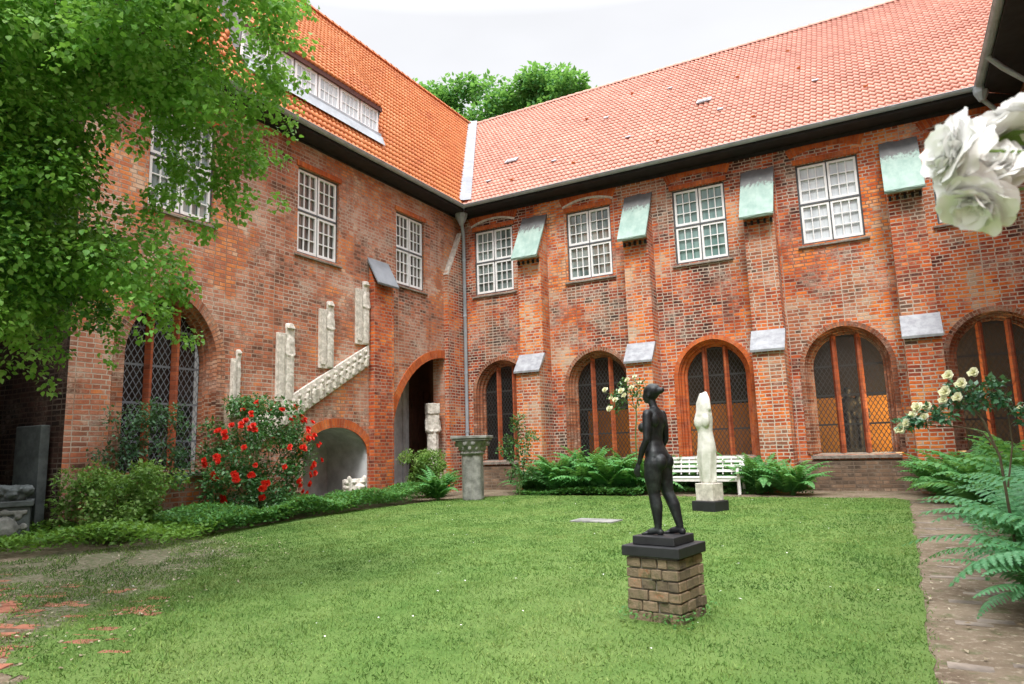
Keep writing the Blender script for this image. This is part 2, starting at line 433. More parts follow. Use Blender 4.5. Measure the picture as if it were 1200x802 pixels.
def pane_mat(name, dark, curtain, amount):
    n = NT(name); o_ = n.coord()
    f = n.noise(n.mapping(o_, scale=(4.0, 4.0, 0.35)), 1.5, 4, 0.6, 0.35, 0.65)
    n.b.inputs['IOR'].default_value = 1.5
    n.bump(n.noise(o_, 3.0, 2), 0.05, 0.02)
    return n.done(n.mix(n.math('MULTIPLY', f, amount), dark, curtain), 0.06, spec=0.9)
M['pane'] = pane_mat('old_window_glass', (0.07, 0.10, 0.095), (0.30, 0.36, 0.35), 0.9)
M['pane_green'] = pane_mat('green_window_glass', (0.12, 0.21, 0.20), (0.22, 0.33, 0.31), 0.9)
M['pane_white'] = pane_mat('curtained_window_glass', (0.50, 0.54, 0.57), (0.66, 0.70, 0.73), 1.0)
M['pane_red'] = pane_mat('brick_reflection_tint_glass', (0.05, 0.045, 0.042), (0.20, 0.16, 0.14), 0.8)  # reddish reflection of the opposite brick put into the pane colour

def leaf_mat(name, a, b, c, rough=0.5, trans=0.35, spec=0.35):
    n = NT(name)
    g = n.node('ShaderNodeNewGeometry')
    rnd = g.outputs['Random Per Island']
    big = n.noise(n.coord(), 1.6, 3, 0.6, 0.3, 0.7)
    v = n.math('ADD', n.math('MULTIPLY', rnd, 0.6), n.math('MULTIPLY', big, 0.4))
    col = n.ramp(v, [(0.0, a), (0.5, b), (1.0, c)])
    n.done(col, rough, spec=spec)
    t = n.node('ShaderNodeBsdfTranslucent'); n.link(n.mix(0.5, col, (0.25, 0.42, 0.04), 'MIX'), t.inputs[0])
    ms = n.node('ShaderNodeMixShader'); ms.inputs[0].default_value = trans
    n.link(n.b.outputs[0], ms.inputs[1]); n.link(t.outputs[0], ms.inputs[2]); n.link(ms.outputs[0], n.out.inputs[0])
    return n.m
M['lime'] = leaf_mat('lime_tree_leaf', (0.025, 0.11, 0.028), (0.055, 0.19, 0.04), (0.12, 0.30, 0.06), trans=0.4)
M['lime_lit'] = leaf_mat('lit_lime_leaf', (0.085, 0.26, 0.04), (0.18, 0.44, 0.07), (0.38, 0.62, 0.20), trans=0.45)  # lighter leaf copy: light on the outer boughs put into the colour
M['far_leaf'] = leaf_mat('distant_tree_leaf', (0.05, 0.20, 0.06), (0.10, 0.31, 0.09), (0.17, 0.40, 0.13), trans=0.5)
M['fern'] = leaf_mat('fern_frond', (0.06, 0.23, 0.065), (0.11, 0.34, 0.10), (0.20, 0.44, 0.17), trans=0.4)
M['fern_dark'] = leaf_mat('dark_fern_frond', (0.035, 0.17, 0.065), (0.075, 0.27, 0.105), (0.16, 0.38, 0.19), trans=0.3)
M['rose_leaf'] = leaf_mat('rose_leaf', (0.025, 0.10, 0.03), (0.055, 0.17, 0.05), (0.12, 0.27, 0.09), 0.38, 0.2, 0.5)
M['rose_leaf_blue'] = leaf_mat('bluish_rose_leaf', (0.025, 0.10, 0.05), (0.055, 0.17, 0.085), (0.13, 0.26, 0.16), 0.32, 0.12, 0.5)
M['shrub_leaf'] = leaf_mat('yellow_green_shrub_leaf', (0.07, 0.17, 0.03), (0.15, 0.29, 0.06), (0.30, 0.42, 0.13))
M['climber_leaf'] = leaf_mat('dull_climber_leaf', (0.025, 0.08, 0.04), (0.055, 0.14, 0.065), (0.11, 0.22, 0.11), 0.45, 0.15)
M['cover_leaf'] = leaf_mat('ground_cover_leaf', (0.045, 0.16, 0.04), (0.085, 0.25, 0.06), (0.15, 0.34, 0.10))
M['cover_lime'] = leaf_mat('lime_cover_leaf', (0.06, 0.16, 0.022), (0.12, 0.26, 0.035), (0.19, 0.35, 0.06))

def petal_mat(name, a, b, rough=0.5, trans=0.3, sss=0.0):
    n = NT(name)
    g = n.node('ShaderNodeNewGeometry')
    col = n.mix(g.outputs['Random Per Island'], a, b)
    n.done(col, rough)
    if sss:
        n.b.inputs['Subsurface Weight'].default_value = sss; n.b.inputs['Subsurface Scale'].default_value = 0.02; n.b.inputs['Subsurface Radius'].default_value = (1, 1, 1)
    t = n.node('ShaderNodeBsdfTranslucent'); n.link(col, t.inputs[0])
    ms = n.node('ShaderNodeMixShader'); ms.inputs[0].default_value = trans
    n.link(n.b.outputs[0], ms.inputs[1]); n.link(t.outputs[0], ms.inputs[2]); n.link(ms.outputs[0], n.out.inputs[0])
    return n.m
M['red_petal'] = petal_mat('red_rose_petal', (0.70, 0.015, 0.010), (0.86, 0.07, 0.03))
M['cream_petal'] = petal_mat('cream_rose_petal', (0.80, 0.80, 0.50), (0.88, 0.88, 0.72))
M['white_petal'] = petal_mat('white_rose_petal', (0.92, 0.925, 0.91), (0.96, 0.96, 0.95), 0.7, 0.08)
M['sepal'] = plain('green_sepal', (0.16, 0.27, 0.05), 0.5)
# ------------------------------------------------------------------ ground, lawn, beds
def in_worn(x, y):
    """0..1 how worn the turf is (bare earth in the near left corner and along the edges)"""
    a = np.clip((-6.4 - x + 0.55 * (4.9 - y)) / 3.2 + 0.25, 0, 1) * np.clip((9.2 - y) / 3.0, 0, 1)
    return a

n = NT('garden_earth'); o_ = n.coord()
col = n.mix(n.noise(o_, 1.2, 6, 0.65, 0.3, 0.7), (0.13, 0.095, 0.065), (0.25, 0.20, 0.145))
col = n.mix(n.noise(o_, 14, 5, 0.7, 0.5, 0.68), col, (0.34, 0.29, 0.22))
col = n.mix(n.math('MULTIPLY', n.noise(o_, 4, 5, 0.7, 0.52, 0.66), 0.6), col, (0.075, 0.11, 0.035))
n.bump(n.noise(o_, 22, 6, 0.7), 0.8, 0.03)
M['earth'] = n.done(col, 0.95, spec=0.15)

n = NT('mown_turf'); o_ = n.coord()
sp = n.node('ShaderNodeSeparateXYZ'); n.link(o_, sp.inputs[0])
big = n.noise(o_, 0.55, 4, 0.6, 0.3, 0.7)
mid = n.noise(o_, 3.0, 5, 0.7, 0.3, 0.72)
fine = n.noise(n.mapping(o_, scale=(1, 1, 1)), 55, 4, 0.75, 0.3, 0.7)
col = n.mix(mid, (0.070, 0.150, 0.030), (0.125, 0.215, 0.052))
col = n.mix(n.math('MULTIPLY', big, 0.5), col, (0.18, 0.225, 0.08))
col = n.mix(n.math('MULTIPLY', fine, 0.45), col, (0.06, 0.13, 0.022))
# mowing lanes running away from the viewer
ln = n.math('SINE', n.math('MULTIPLY', n.math('ADD', sp.outputs['X'], n.math('MULTIPLY', n.noise(o_, 0.8, 2), 0.5)), 5.4))
col = n.mix(n.rng(ln, -0.6, 0.8, 0.0, 0.22), col, (0.17, 0.25, 0.075))
# worn corner: the turf thins out to bare earth
wa = n.rng(n.math('ADD', n.math('MULTIPLY', n.math('SUBTRACT', -6.4, n.math('ADD', sp.outputs['X'], n.math('MULTIPLY', n.math('SUBTRACT', sp.outputs['Y'], 4.9), 0.55))), 0.32), 0.25), 0, 1)
wb_ = n.rng(sp.outputs['Y'], 6.2, 9.2, 1.0, 0.0)
wear = n.math('ADD', n.math('MULTIPLY', wa, wb_), n.math('MULTIPLY', n.math('SUBTRACT', n.noise(o_, 2.6, 6, 0.7), 0.5), 1.1))
col = n.mix(n.rng(wear, 0.28, 0.62), col, n.mix(n.noise(o_, 17, 5, 0.75, 0.42, 0.58), (0.10, 0.125, 0.055), n.mix(mid, (0.16, 0.13, 0.095), (0.28, 0.25, 0.19))))
n.bump(n.noise(o_, 60, 4, 0.7), 0.6, 0.02)
M['turf'] = n.done(col, 0.9, spec=0.15)

mb = MB()
mb.face([(-300, -300, 0), (300, -300, 0), (300, 300, 0), (-300, 300, 0)])
tag(mb.build('ground', M['earth']), kind='structure')

# lawn sheet with a ragged edge; the near left corner is worn down to earth
lawn_pts = []
def edge(a, b, nn, amp):
    for i in range(nn):
        t = i / nn
        x, y = a[0] + (b[0] - a[0]) * t, a[1] + (b[1] - a[1]) * t
        lawn_pts.append((x + random.uniform(-amp, amp), y + random.uniform(-amp, amp)))
cor = [(-4.3, 2.2), (-1.0, -4.0), (0.02, -4.0), (0.10, 16.9), (-0.2, 17.55), (-9.7, 17.6), (-10.9, 15.9), (-11.25, 13), (-11.2, 10.8), (-10.75, 8.4), (-10.4, 7.5), (-10.6, 6.7), (-11.2, 5.7), (-10.4, 4.7), (-8.3, 4.0), (-6.5, 3.3), (-5.3, 2.6)]
for i in range(len(cor)):
    a, b = cor[i], cor[(i + 1) % len(cor)]
    L = sqrt((a[0] - b[0]) ** 2 + (a[1] - b[1]) ** 2)
    worn = i >= 10 or i == 0
    edge(a, b, max(2, int(L / (0.1 if worn else 0.21))), 0.13 if worn else 0.03)
vs, _, fs, *_ = delaunay_2d_cdt([Vector(p) for p in lawn_pts], [], [list(range(len(lawn_pts)))], 1, 1e-5)
mb = MB()
for f in fs: mb.face([(vs[i].x, vs[i].y, 0.006) for i in f])
tag(mb.build('lawn', M['turf'], merge=True), kind='structure')

poly_np = np.array(lawn_pts)
def in_lawn(x, y):
    c = np.zeros(len(x), bool)
    x2, y2 = np.roll(poly_np[:, 0], 1), np.roll(poly_np[:, 1], 1)
    for (ax, ay, bx, by) in zip(poly_np[:, 0], poly_np[:, 1], x2, y2):
        k = ((ay > y) != (by > y))
        if k.any(): c ^= k & (x < (bx - ax) * (y - ay) / (by - ay + 1e-12) + ax)
    return c

# old brick paving showing through the earth at the near left, and along the path on the right
M['paver'] = plain('worn_red_paver', (0.34, 0.135, 0.085), 0.9, 0, 0.5, 3.0, 0.4)
mb = MB()
def paver(cx, cy, a, z, l=0.23, w=0.11):
    ca, sa = cos(a), sin(a)
    pts = [(-l / 2, -w / 2), (l / 2, -w / 2), (l / 2, w / 2), (-l / 2, w / 2)]
    q = [(cx + px * ca - py * sa, cy + px * sa + py * ca) for px, py in pts]
    t = [random.uniform(-0.006, 0.006) for _ in q]
    mb.hexa([(x, y, -0.03) for x, y in q] + [(x, y, z + k) for (x, y), k in zip(q, t)])
for i in range(-14, 16):
    for j in range(-14, 34):
        cx, cy = -6.9 + i * 0.245 + (j % 2) * 0.12, 3.9 + j * 0.122
        a = 0.3
        x = -6.9 + (cx + 6.9) * cos(a) - (cy - 3.9) * sin(a); y = 3.9 + (cx + 6.9) * sin(a) + (cy - 3.9) * cos(a)
        if x < -11 or y > 4.6 or x + 0.9 * y > -2.5 + 0.5 * random.random(): continue
        paver(x, y, a + random.uniform(-0.03, 0.03), random.choice([-0.02, -0.02, -0.012, -0.01, 0.003, 0.007]))
tag(mb.build('brick_paving', M['paver']), kind='structure')
M['path_brick'] = plain('grey_worn_path_brick', (0.25, 0.21, 0.175), 0.95, 0, 0.5, 2.5, 0.5)
mb = MB()
for j in range(150):
    for i in range(3):
        y = -2 + j * 0.125
        x = 0.24 + i * 0.245 + (j % 2) * 0.10
        if random.random() < 0.16: continue
        paver(x + random.uniform(-.012, .012), y, random.uniform(-0.04, 0.04), random.choice([-0.02, -0.02, -0.014, -0.01, 0.003]))
tag(mb.build('brick_path', M['path_brick']), kind='structure')

# ------------------------------------------------------------------ walls with openings
def arch_pts(c, half, z0, zs, zt, off=0.0, N=18):
    h, rise = half + off, zt - zs + off
    pts = [(c - h, z0)]
    if rise >= h:
        r = (h * h + rise * rise) / (2 * h); cx = -h + r
        a1 = atan2(rise, -cx)
        L = [(cx + r * cos(pi + (a1 - pi) * t / N), r * sin(pi + (a1 - pi) * t / N)) for t in range(N + 1)]
    else:
        L = [(-h * cos(0.5 * pi * t / N), rise * sin(0.5 * pi * t / N)) for t in range(N + 1)]
    R = [(-x, z) for x, z in reversed(L[:-1])]
    return pts + [(c + x, zs + z) for x, z in L + R] + [(c + h, z0)]
def rect_pts(u0, u1, z0, z1): return [(u0, z0), (u0, z1), (u1, z1), (u1, z0)]
def inside(p, poly):
    c = False
    for i in range(len(poly)):
        a, b = poly[i], poly[i - 1]
        if (a[1] > p[1]) != (b[1] > p[1]) and p[0] < (b[0] - a[0]) * (p[1] - a[1]) / (b[1] - a[1]) + a[0]: c = not c
    return c
def sheet(mb, mp, outline, holes=(), d=0.0):
    pts, edges = [], []
    for poly in [outline, *holes]:
        k = len(pts); pts += [Vector(p) for p in poly]
        edges += [(k + i, k + (i + 1) % len(poly)) for i in range(len(poly))]
    vs, _, fs, *_ = delaunay_2d_cdt(pts, edges, [], 0, 1e-6)
    for f in fs:
        c = sum((vs[i] for i in f), Vector((0, 0))) / len(f)
        if not inside(c, outline) or any(inside(c, h) for h in holes): continue
        mb.face([mp(vs[i].x, vs[i].y, d) for i in f], [(vs[i].x, vs[i].y) for i in f])
def sweep(mb, mp, prof, seq, closed=False, u0=0.0):
    """prof(off) -> outline; seq = [(offset, depth)...] cross-section swept round it"""
    cu = u0
    for (o1, d1), (o2, d2) in zip(seq, seq[1:]):
        A, B = prof(o1), prof(o2)
        du = sqrt((o1 - o2) ** 2 + (d1 - d2) ** 2)
        v = 0.0
        for i in range(len(A) - (0 if closed else 1)):
            j = (i + 1) % len(A)
            l = sqrt((A[i][0] - A[j][0]) ** 2 + (A[i][1] - A[j][1]) ** 2)
            mb.face([mp(*A[i], d1), mp(*A[j], d1), mp(*B[j], d2), mp(*B[i], d2)], [(cu, v), (cu, v + l), (cu + du, v + l), (cu + du, v)])
            v += l
        cu += du
def solid(mb, mp, u0, u1, z0, z1, d0, d1):
    """box in wall coordinates, d0 nearer the yard"""
    mb.hexa([mp(u0, z0, d0), mp(u1, z0, d0), mp(u1, z0, d1), mp(u0, z0, d1), mp(u0, z1, d0), mp(u1, z1, d0), mp(u1, z1, d1), mp(u0, z1, d1)])
def prism(mb, mp, side, u0, u1):
    """side = [(d, z)...] cross-section run along the wall from u0 to u1"""
    A = [mp(u0, z, d) for d, z in side]; B = [mp(u1, z, d) for d, z in side]
    mb.face(A); mb.face(list(reversed(B)))
    for i in range(len(A)):
        j = (i + 1) % len(A)
        mb.face([A[i], B[i], B[j], A[j]])

def casement_window(wing, mp, u0, u1, z0, z1, pane, lintel='brick_orange', relief=True, depth=0.10):
    mb = MB()
    t = 0.045
    for a in ((u0, u0 + t, z0, z1), (u1 - t, u1, z0, z1), (u0 + t, u1 - t, z0, z0 + t), (u0 + t, u1 - t, z1 - t, z1)):
        solid(mb, mp, *a, depth - 0.03, depth + 0.06)
    zm, um = z0 + (z1 - z0) * 0.5, (u0 + u1) / 2
    solid(mb, mp, u0 + t, u1 - t, zm - 0.025, zm + 0.025, depth - 0.05, depth + 0.05)
    solid(mb, mp, um - 0.014, um + 0.014, z0 + t, zm - 0.025, depth - 0.02, depth + 0.05)
    solid(mb, mp, um - 0.014, um + 0.014, zm + 0.025, z1 - t, depth - 0.02, depth + 0.05)
    w = mb.build('window', M['frame_dark'], wing)
    for (a, b) in ((u0 + t, um - 0.014), (um + 0.014, u1 - t)):
        for (c, e) in ((z0 + t, zm - 0.025), (zm + 0.025, z1 - t)):
            mb = MB(); g = 0.004; s = 0.058
            a_, b_, c_, e_ = a + g, b - g, c + g, e - g
            for q in ((a_, a_ + s, c_, e_), (b_ - s, b_, c_, e_), (a_ + s, b_ - s, c_, c_ + s + .01), (a_ + s, b_ - s, e_ - s, e_)):
                solid(mb, mp, *q, depth - 0.035, depth + 0.02)
            m = 0.013
            for k in (1, 2):
                uu = a_ + s + (b_ - a_ - 2 * s) * k / 3
                solid(mb, mp, uu - m, uu + m, c_ + s, e_ - s, depth - 0.028, depth + 0.012)
            for k in (1, 2):
                zz = c_ + s + (e_ - c_ - 2 * s) * k / 3
                solid(mb, mp, a_ + s, b_ - s, zz - m, zz + m, depth - 0.0255, depth + 0.010)
            mb.build('casement', M['white_paint'], w)
    mb = MB()
    mb.face([mp(u0 + t, z0 + t, depth + .03), mp(u1 - t, z0 + t, depth + .03), mp(u1 - t, z1 - t, depth + .03), mp(u0 + t, z1 - t, depth + .03)])
    mb.build('pane', M[pane], w)
    mb = MB(); prism(mb, mp, [(-0.07, z0 - 0.10), (-0.07, z0 - 0.06), (depth, z0 - 0.002), (depth, z0 - 0.10)], u0 - 0.10, u1 + 0.10)
    mb.build('sill', M['stone_sill'], w)
    mb = MB()
    solid(mb, mp, u0 - 0.07, u1 + 0.07, z1 + 0.003, z1 + 0.15, -0.045, 0.12)
    for i, u in enumerate(mb.uv): mb.uv[i] = (u[1], u[0])
    mb.build('lintel', M[lintel], w, bevel=0.008)
    if relief is not False:
        mb = MB(); um = (u0 + u1) / 2; h = (u1 - u0) / 2
        def seg(off):
            r = 2.3 + off; cz = z1 + 0.40 - 2.3
            aa = math.asin(min(0.99, (h + 0.12) / 2.3))
            return [(um + r * sin(-aa + 2 * aa * k / 16), cz + r * cos(-aa + 2 * aa * k / 16)) for k in range(17)]
        sweep(mb, mp, seg, [(0.0, 0.03), (0.0, -0.014), (0.27, -0.014), (0.27, 0.03)])
        mb.build('relieving_arch', M[lintel], w)
        if relief == 'moulded':
          mb = MB(); sweep(mb, mp, seg, [(-0.075, 0.03), (-0.07, -0.02), (0.0, -0.022), (0.0, 0.03)])
          mb.build('mortar_moulding', M['limestone'], w)
    return w

def arched_window(wing, mp, c, half, z0, zs, zt, depth, glass, mull, seq, ring_mat, sill=True, mul_u=0.3, mul_w=0.06, mull_mat='brick_mullion'):
    prof = lambda off: arch_pts(c, half, z0, zs, zt, off)
    mb = MB(); sheet(mb, mp, arch_pts(c, half + 0.05, z0, zs, zt, 0.0), (), depth)
    w = mb.build('arched_window', M[glass], wing)
    mb = MB(); sweep(mb, mp, prof, seq); mb.build('arch_surround', M[ring_mat], w)
    for s in mul_u:
        x = c + s
        h = abs(s) - mul_w
        pr = [p for p in prof(0.0)]
        # height of the arch above this mullion
        zz = max(p[1] for p in pr if abs(p[0] - x) < 0.16)
        mb = MB(); prism_pts = [(x - mul_w, depth - 0.015), (x - mul_w * 0.35, depth - 0.15), (x + mul_w * 0.35, depth - 0.15), (x + mul_w, depth - 0.015)]
        A = [mp(u, z0, d) for u, d in prism_pts]; B = [mp(u, zz, d) for u, d in prism_pts]
        run = 0
        for i in range(3):
            l = 0.1
            mb.face([A[i], A[i + 1], B[i + 1], B[i]], [(run, z0), (run + l, z0), (run + l, zz), (run, zz)]); run += l
        mb.build('mullion', M[mull_mat], w)
    if sill:
        mb = MB(); prism(mb, mp, [(-0.10, z0 - 0.13), (-0.10, z0 - 0.06), (depth, z0 + 0.01), (depth, z0 - 0.13)], c - half - 0.2, c + half + 0.2)
        mb.build('sill', M['stone_sill'], w)
    return w

# tiled slopes -------------------------------------------------------
def tile_slope(name, mat, parent, mp, u0, u1, S, tw=0.165, row=0.275, skip=None, offset=None, per=6):
    nt = int(round((u1 - u0) / tw)); nc = nt * per + 1
    u = np.linspace(u0, u1, nc); ph = (np.arange(nc) % per) / per
    prof = 0.023 * np.sin(2 * pi * ph) + 0.009 * np.sin(4 * pi * ph)
    rows = int(math.ceil(S / row))
    V, UV, F = [], [], []
    jit = rng.uniform(-0.006, 0.006, (rows, nt + 1))
    for r in range(rows):
        s0, s1 = r * row - 0.02, min(S, (r + 1) * row)
        jj = jit[r][np.minimum(np.arange(nc) // per, nt)]
        lines = [(s0, prof - 0.03), (s0, prof + 0.034 + jj), (s1, prof + jj * 0.3)]
        base = len(V) * nc
        for k, (s, h) in enumerate(lines):
            o = offset(u, np.full(nc, max(s, 0))) if offset else 0
            V.append(mp(u, np.full(nc, s), h + o))
        i = np.arange(nc - 1)
        keep = np.ones(nc - 1, bool)
        if skip is not None: keep = ~skip((u[:-1] + u[1:]) / 2, (s0 + s1) / 2)
        i = i[keep]
        for k in (0, 1):
            a = base + k * nc
            F.append(np.stack([a + i, a + i + 1, a + nc + i + 1, a + nc + i], 1))
            tu = i / per
            e = 1.0 / per
            UV.append(np.stack([np.stack([tu + .001, np.full(len(i), r + 0.2)], 1), np.stack([tu + e - .001, np.full(len(i), r + 0.2)], 1),
                                np.stack([tu + e - .001, np.full(len(i), r + 0.8)], 1), np.stack([tu + .001, np.full(len(i), r + 0.8)], 1)], 1).reshape(-1, 2))
    V = np.concatenate(V); F = np.concatenate(F); UV = np.concatenate(UV)
    return mesh_np(name, V, F.ravel(), np.full(len(F), 4), mat, parent, UV, smooth=False)

EAVE = 9.55
# ================================================================== BACK WING (long wall with buttresses)
back = thing('cloister_wing', 'long red brick cloister wing with buttresses, copper caps and salmon tiled roof', 'building', (-5, 20, 0))
bk = lambda u, z, d: (u + 5, d, z)      # children of the empty: local coordinates
ARCH_C = [-11.4, -7.95, -4.42, -0.97, 2.33]
ah, az0, azs, azt = 0.84, 0.95, 3.22, 4.10
UPW = [(-12.38, -10.84, 'pane'), (-8.82, -7.28, 'pane'), (-5.28, -3.72, 'pane_green'), (-1.76, -0.20, 'pane_white'), (1.44, 2.98, 'pane')]
mb = MB()
holes = [arch_pts(c, ah, az0 - 0.02, azs, azt, 0.24) for c in ARCH_C] + [rect_pts(a, b, 6.63, 8.93) for a, b, _ in UPW]
sheet(mb, bk, [(-13.6, -0.1), (-13.6, 9.75), (4.4, 9.75), (4.4, -0.1)], holes)
for a, b, _ in UPW: sweep(mb, bk, lambda off, a=a, b=b: rect_pts(a, b, 6.63, 8.93), [(0, 0), (0, 0.2)], closed=True)
mb.build('wall', M['brick'], back)
SEQ = [(0.30, 0.01), (0.30, -0.035), (0.175, -0.045), (0.165, 0.03), (0.14, 0.05), (0.125, 0.15), (0.07, 0.17), (0.055, 0.26), (0.0, 0.28), (0.0, 0.36)]
for c in ARCH_C:
    arched_window(back, bk, c, ah, az0, azs, azt, 0.34, 'leaded', None, SEQ, 'brick_arch' if c not in (-4.42,) else 'brick_orange', mul_u=(-0.30, 0.30), mul_w=0.075)
for a, b, p in UPW: casement_window(back, bk, a, b, 6.63, 8.93, p, relief='moulded' if b < -7 else True)
PIERS = [(-10.38, -9.55), (-6.72, -5.94), (-3.17, -2.37), (0.38, 1.17)]
for i, (a, b) in enumerate(PIERS):
    mb = MB()
    prism(mb, bk, [(-0.90, -0.1), (-0.90, 3.70), (-0.56, 4.15), (-0.56, 7.40), (-0.62, 7.46), (-0.70, 7.52), (0.03, 8.95), (0.03, -0.1)], a, b)
    pier = mb.build('buttress', M['brick_pier'], back, bevel=0.012)
    mb = MB()
    prism(mb, bk, [(-0.99, 3.66), (-1.0, 3.73), (-0.565, 4.30), (-0.50, 4.30), (-0.50, 4.20)], a - 0.04, b + 0.04)
    mb.build('weathering_slab', M['slate'], pier, bevel=0.01)
    # copper shed cap
    mb = MB(); e = 0.05
    P0, P1 = (-0.93, 7.42), (0.0, 9.05)
    N = 6
    for k in range(N):
        for q in range(4):
            t0, t1 = k / N, (k + 1) / N; s0, s1 = q / 4, (q + 1) / 4
            f = lambda t, s: bk(a - e + (b - a + 2 * e) * s, P0[1] + (P1[1] - P0[1]) * t + 0.02 * sin(9 * s + 3 * t + i), P0[0] + (P1[0] - P0[0]) * t)
            mb.face([f(t0, s0), f(t0, s1), f(t1, s1), f(t1, s0)], [(s0, t0), (s1, t0), (s1, t1), (s0, t1)])
    for (u_, s_) in ((a - e, 0), (b + e, 1)):
        mb.face([bk(u_, P0[1] + 0.02, P0[0]), bk(u_, P1[1] + 0.02, P1[0]), bk(u_, P1[1] - 0.08, P1[0]), bk(u_, P0[1] - 0.05, P0[0] + 0.03)], [(s_, 0), (s_, 1), (s_, 1), (s_, 0)])
    mb.face([bk(a - e, P0[1] + .02, P0[0]), bk(b + e, P0[1] + .02, P0[0]), bk(b + e, P0[1] - 0.05, P0[0] + 0.03), bk(a - e, P0[1] - 0.05, P0[0] + 0.03)], [(0, 0), (1, 0), (1, 0), (0, 0)])
    mb.face([bk(a - e, P0[1] - .05, P0[0] + .03), bk(b + e, P0[1] - .05, P0[0] + .03), bk(b + e, P1[1] - 0.08, P1[0]), bk(a - e, P1[1] - 0.08, P1[0])], [(0, 0), (1, 0), (1, .9), (0, .9)])
    mb.build('copper_cap', M['copper'], pier)
    for k in range(5):
        mb = MB()
        u_ = a + 0.06 + (b - a - 0.12) * k / 4
        solid(mb, bk, u_ - 0.03, u_ + 0.03, 7.27, 7.38, -0.64, -0.54)
        mb.build('corbel', M['soffit'], pier)
lamp2 = D.lights.new('corridor_lamp', 'POINT'); lamp2.energy = 75; lamp2.color = (1.0, 0.70, 0.36); lamp2.shadow_soft_size = 0.15
lo2 = D.objects.new('corridor_lamp', lamp2); lo2.location = (-6.45, 21.3, 2.1); C.objects.link(lo2)
# low dirty plinth between the buttresses
M['plinth_brick'] = brick_mat('earthy_plinth_brick', [(0, (0.04, 0.03, 0.022)), (0.4, (0.12, 0.085, 0.06)), (0.75, (0.22, 0.14, 0.09)), (1, (0.32, 0.22, 0.15))], (0.26, 0.22, 0.17), (0.13, 0.10, 0.075), 0.5, seed=44.0, wash=0.35, patch=0.5)
for a, b in ((-13.0, -10.39), (-9.54, -6.73), (-5.93, -3.18), (-2.36, 0.37), (1.18, 3.44)):
    mb = MB(); prism(mb, bk, [(-0.055, -0.1), (-0.055, 0.74), (0.01, 0.80), (0.01, -0.1)], a, b); mb.build('plinth', M['plinth_brick'], back)
# roof
def bslope(u, s, h): return np.stack([u + 5, -0.62 + s * 0.703 - h * 0.711, 9.74 + s * 0.711 + h * 0.703], 1)
tile_slope('roof', M['tile_red'], back, bslope, -16.6, 11.0, 9.40)
roof_b = back.children[-1]
mb = MB()
mb.face([bk(-26, 16.3, 6), bk(11, 16.3, 6), bk(11, 9.4, 13), bk(-26, 9.4, 13)])
mb.build('rear_roof_slope', M['tile_red'], back)
mb = MB()
for k in range(-16, 40):
    x = k * 0.36 - 10
    if x < -16.2 or x > 8: continue
    ring = lambda xx, r: [bk(xx, 16.36 + r * sin(pi * q / 6), 6.0 - r * 1.05 * cos(pi * q / 6)) for q in range(7)]
    mb.loft([ring(x, 0.15), ring(x + 0.37, 0.125)], cap=False, closed=False)
mb.build('ridge_tile', M['tile_red'], back)
mb = MB()
mb.face([bk(-12.35, EAVE, -0.62), bk(2.7, EAVE, -0.62), bk(3.5, EAVE, 0.02), bk(-13.02, EAVE, 0.02)])
mb.face([bk(-12.37, EAVE, -0.62), bk(2.68, EAVE, -0.62), bk(2.68, 9.73, -0.62), bk(-12.37, 9.73, -0.62)])
solid(mb, bk, -13.0, 3.45, EAVE - 0.10, EAVE - 0.002, -0.05, 0.03)
mb.build('soffit', M['soffit'], back)
def gutter_mesh(p0, p1, out, r=0.085):
    """half-round gutter from p0 to p1; out = outward horizontal direction"""
    mb = MB(); p0, p1, out = Vector(p0), Vector(p1), Vector(out)
    rings = []
    for p in (p0, p1):
        a = [p + out * (r * cos(pi + pi * k / 8)) * 1 + Vector((0, 0, 1)) * (r * sin(pi + pi * k / 8)) for k in range(9)]
        b = [p + out * ((r - .012) * cos(2 * pi - pi * k / 8)) + Vector((0, 0, 1)) * ((r - .012) * sin(2 * pi - pi * k / 8)) for k in range(9)]
        rings.append([tuple(q) for q in a + b])
    mb.loft(rings)
    mb.tube([p0 + out * r, p1 + out * r], 0.014, 6)
    L = (p1 - p0).length; k = 0.4
    while k < L:
        c = p0 + (p1 - p0) * (k / L)
        d = (p1 - p0).normalized() * 0.018
        for a1, a2 in ((-d, d),):
            mb.loft([[tuple(c + s + out * ((r + q) * cos(pi + pi * m / 6)) + Vector((0, 0, (r + q) * sin(pi + pi * m / 6)))) for m in range(7)] for s in (a1, a2) for q in (0.006,)], cap=False, closed=False)
        k += 0.85
    return mb
gutter_mesh(bk(-12.40, 9.70, -0.70), bk(2.62, 9.70, -0.70), (0, -1, 0)).build('gutter', M['zinc'], back)
# small lights and vents in the slope
def on_slope(px, s, w, l, h, name, mat, lift=0.05):
    mb = MB()
    c = lambda du, ds, hh: tuple(bslope(np.array([px + du]), np.array([s + ds]), np.array([hh]))[0])
    mb.hexa([c(-w, -l, lift), c(w, -l, lift), c(w, l, lift), c(-w, l, lift), c(-w, -l, lift + h), c(w, -l, lift + h), c(w, l, lift + h * 0.4), c(-w, l, lift + h * 0.4)])
    return mb.build(name, mat, roof_b)
for (x, s) in ((-11.6, 3.1), (-4.55, 4.1)):
    o = on_slope(x, s, 0.24, 0.17, 0.05, 'rooflight', M['downpipe'])
    on_slope(x, s, 0.17, 0.11, 0.065, 'rooflight_pane', M['pane_white'])
for (x, s) in ((-12.0, 1.6), (-9.5, 2.0), (-6.9, 2.5), (-3.9, 2.9), (-1.1, 3.3), (-6.1, 6.5), (-8.3, 5.1)):
    on_slope(x, s, 0.09, 0.07, 0.035, 'roof_hook', M['downpipe'])
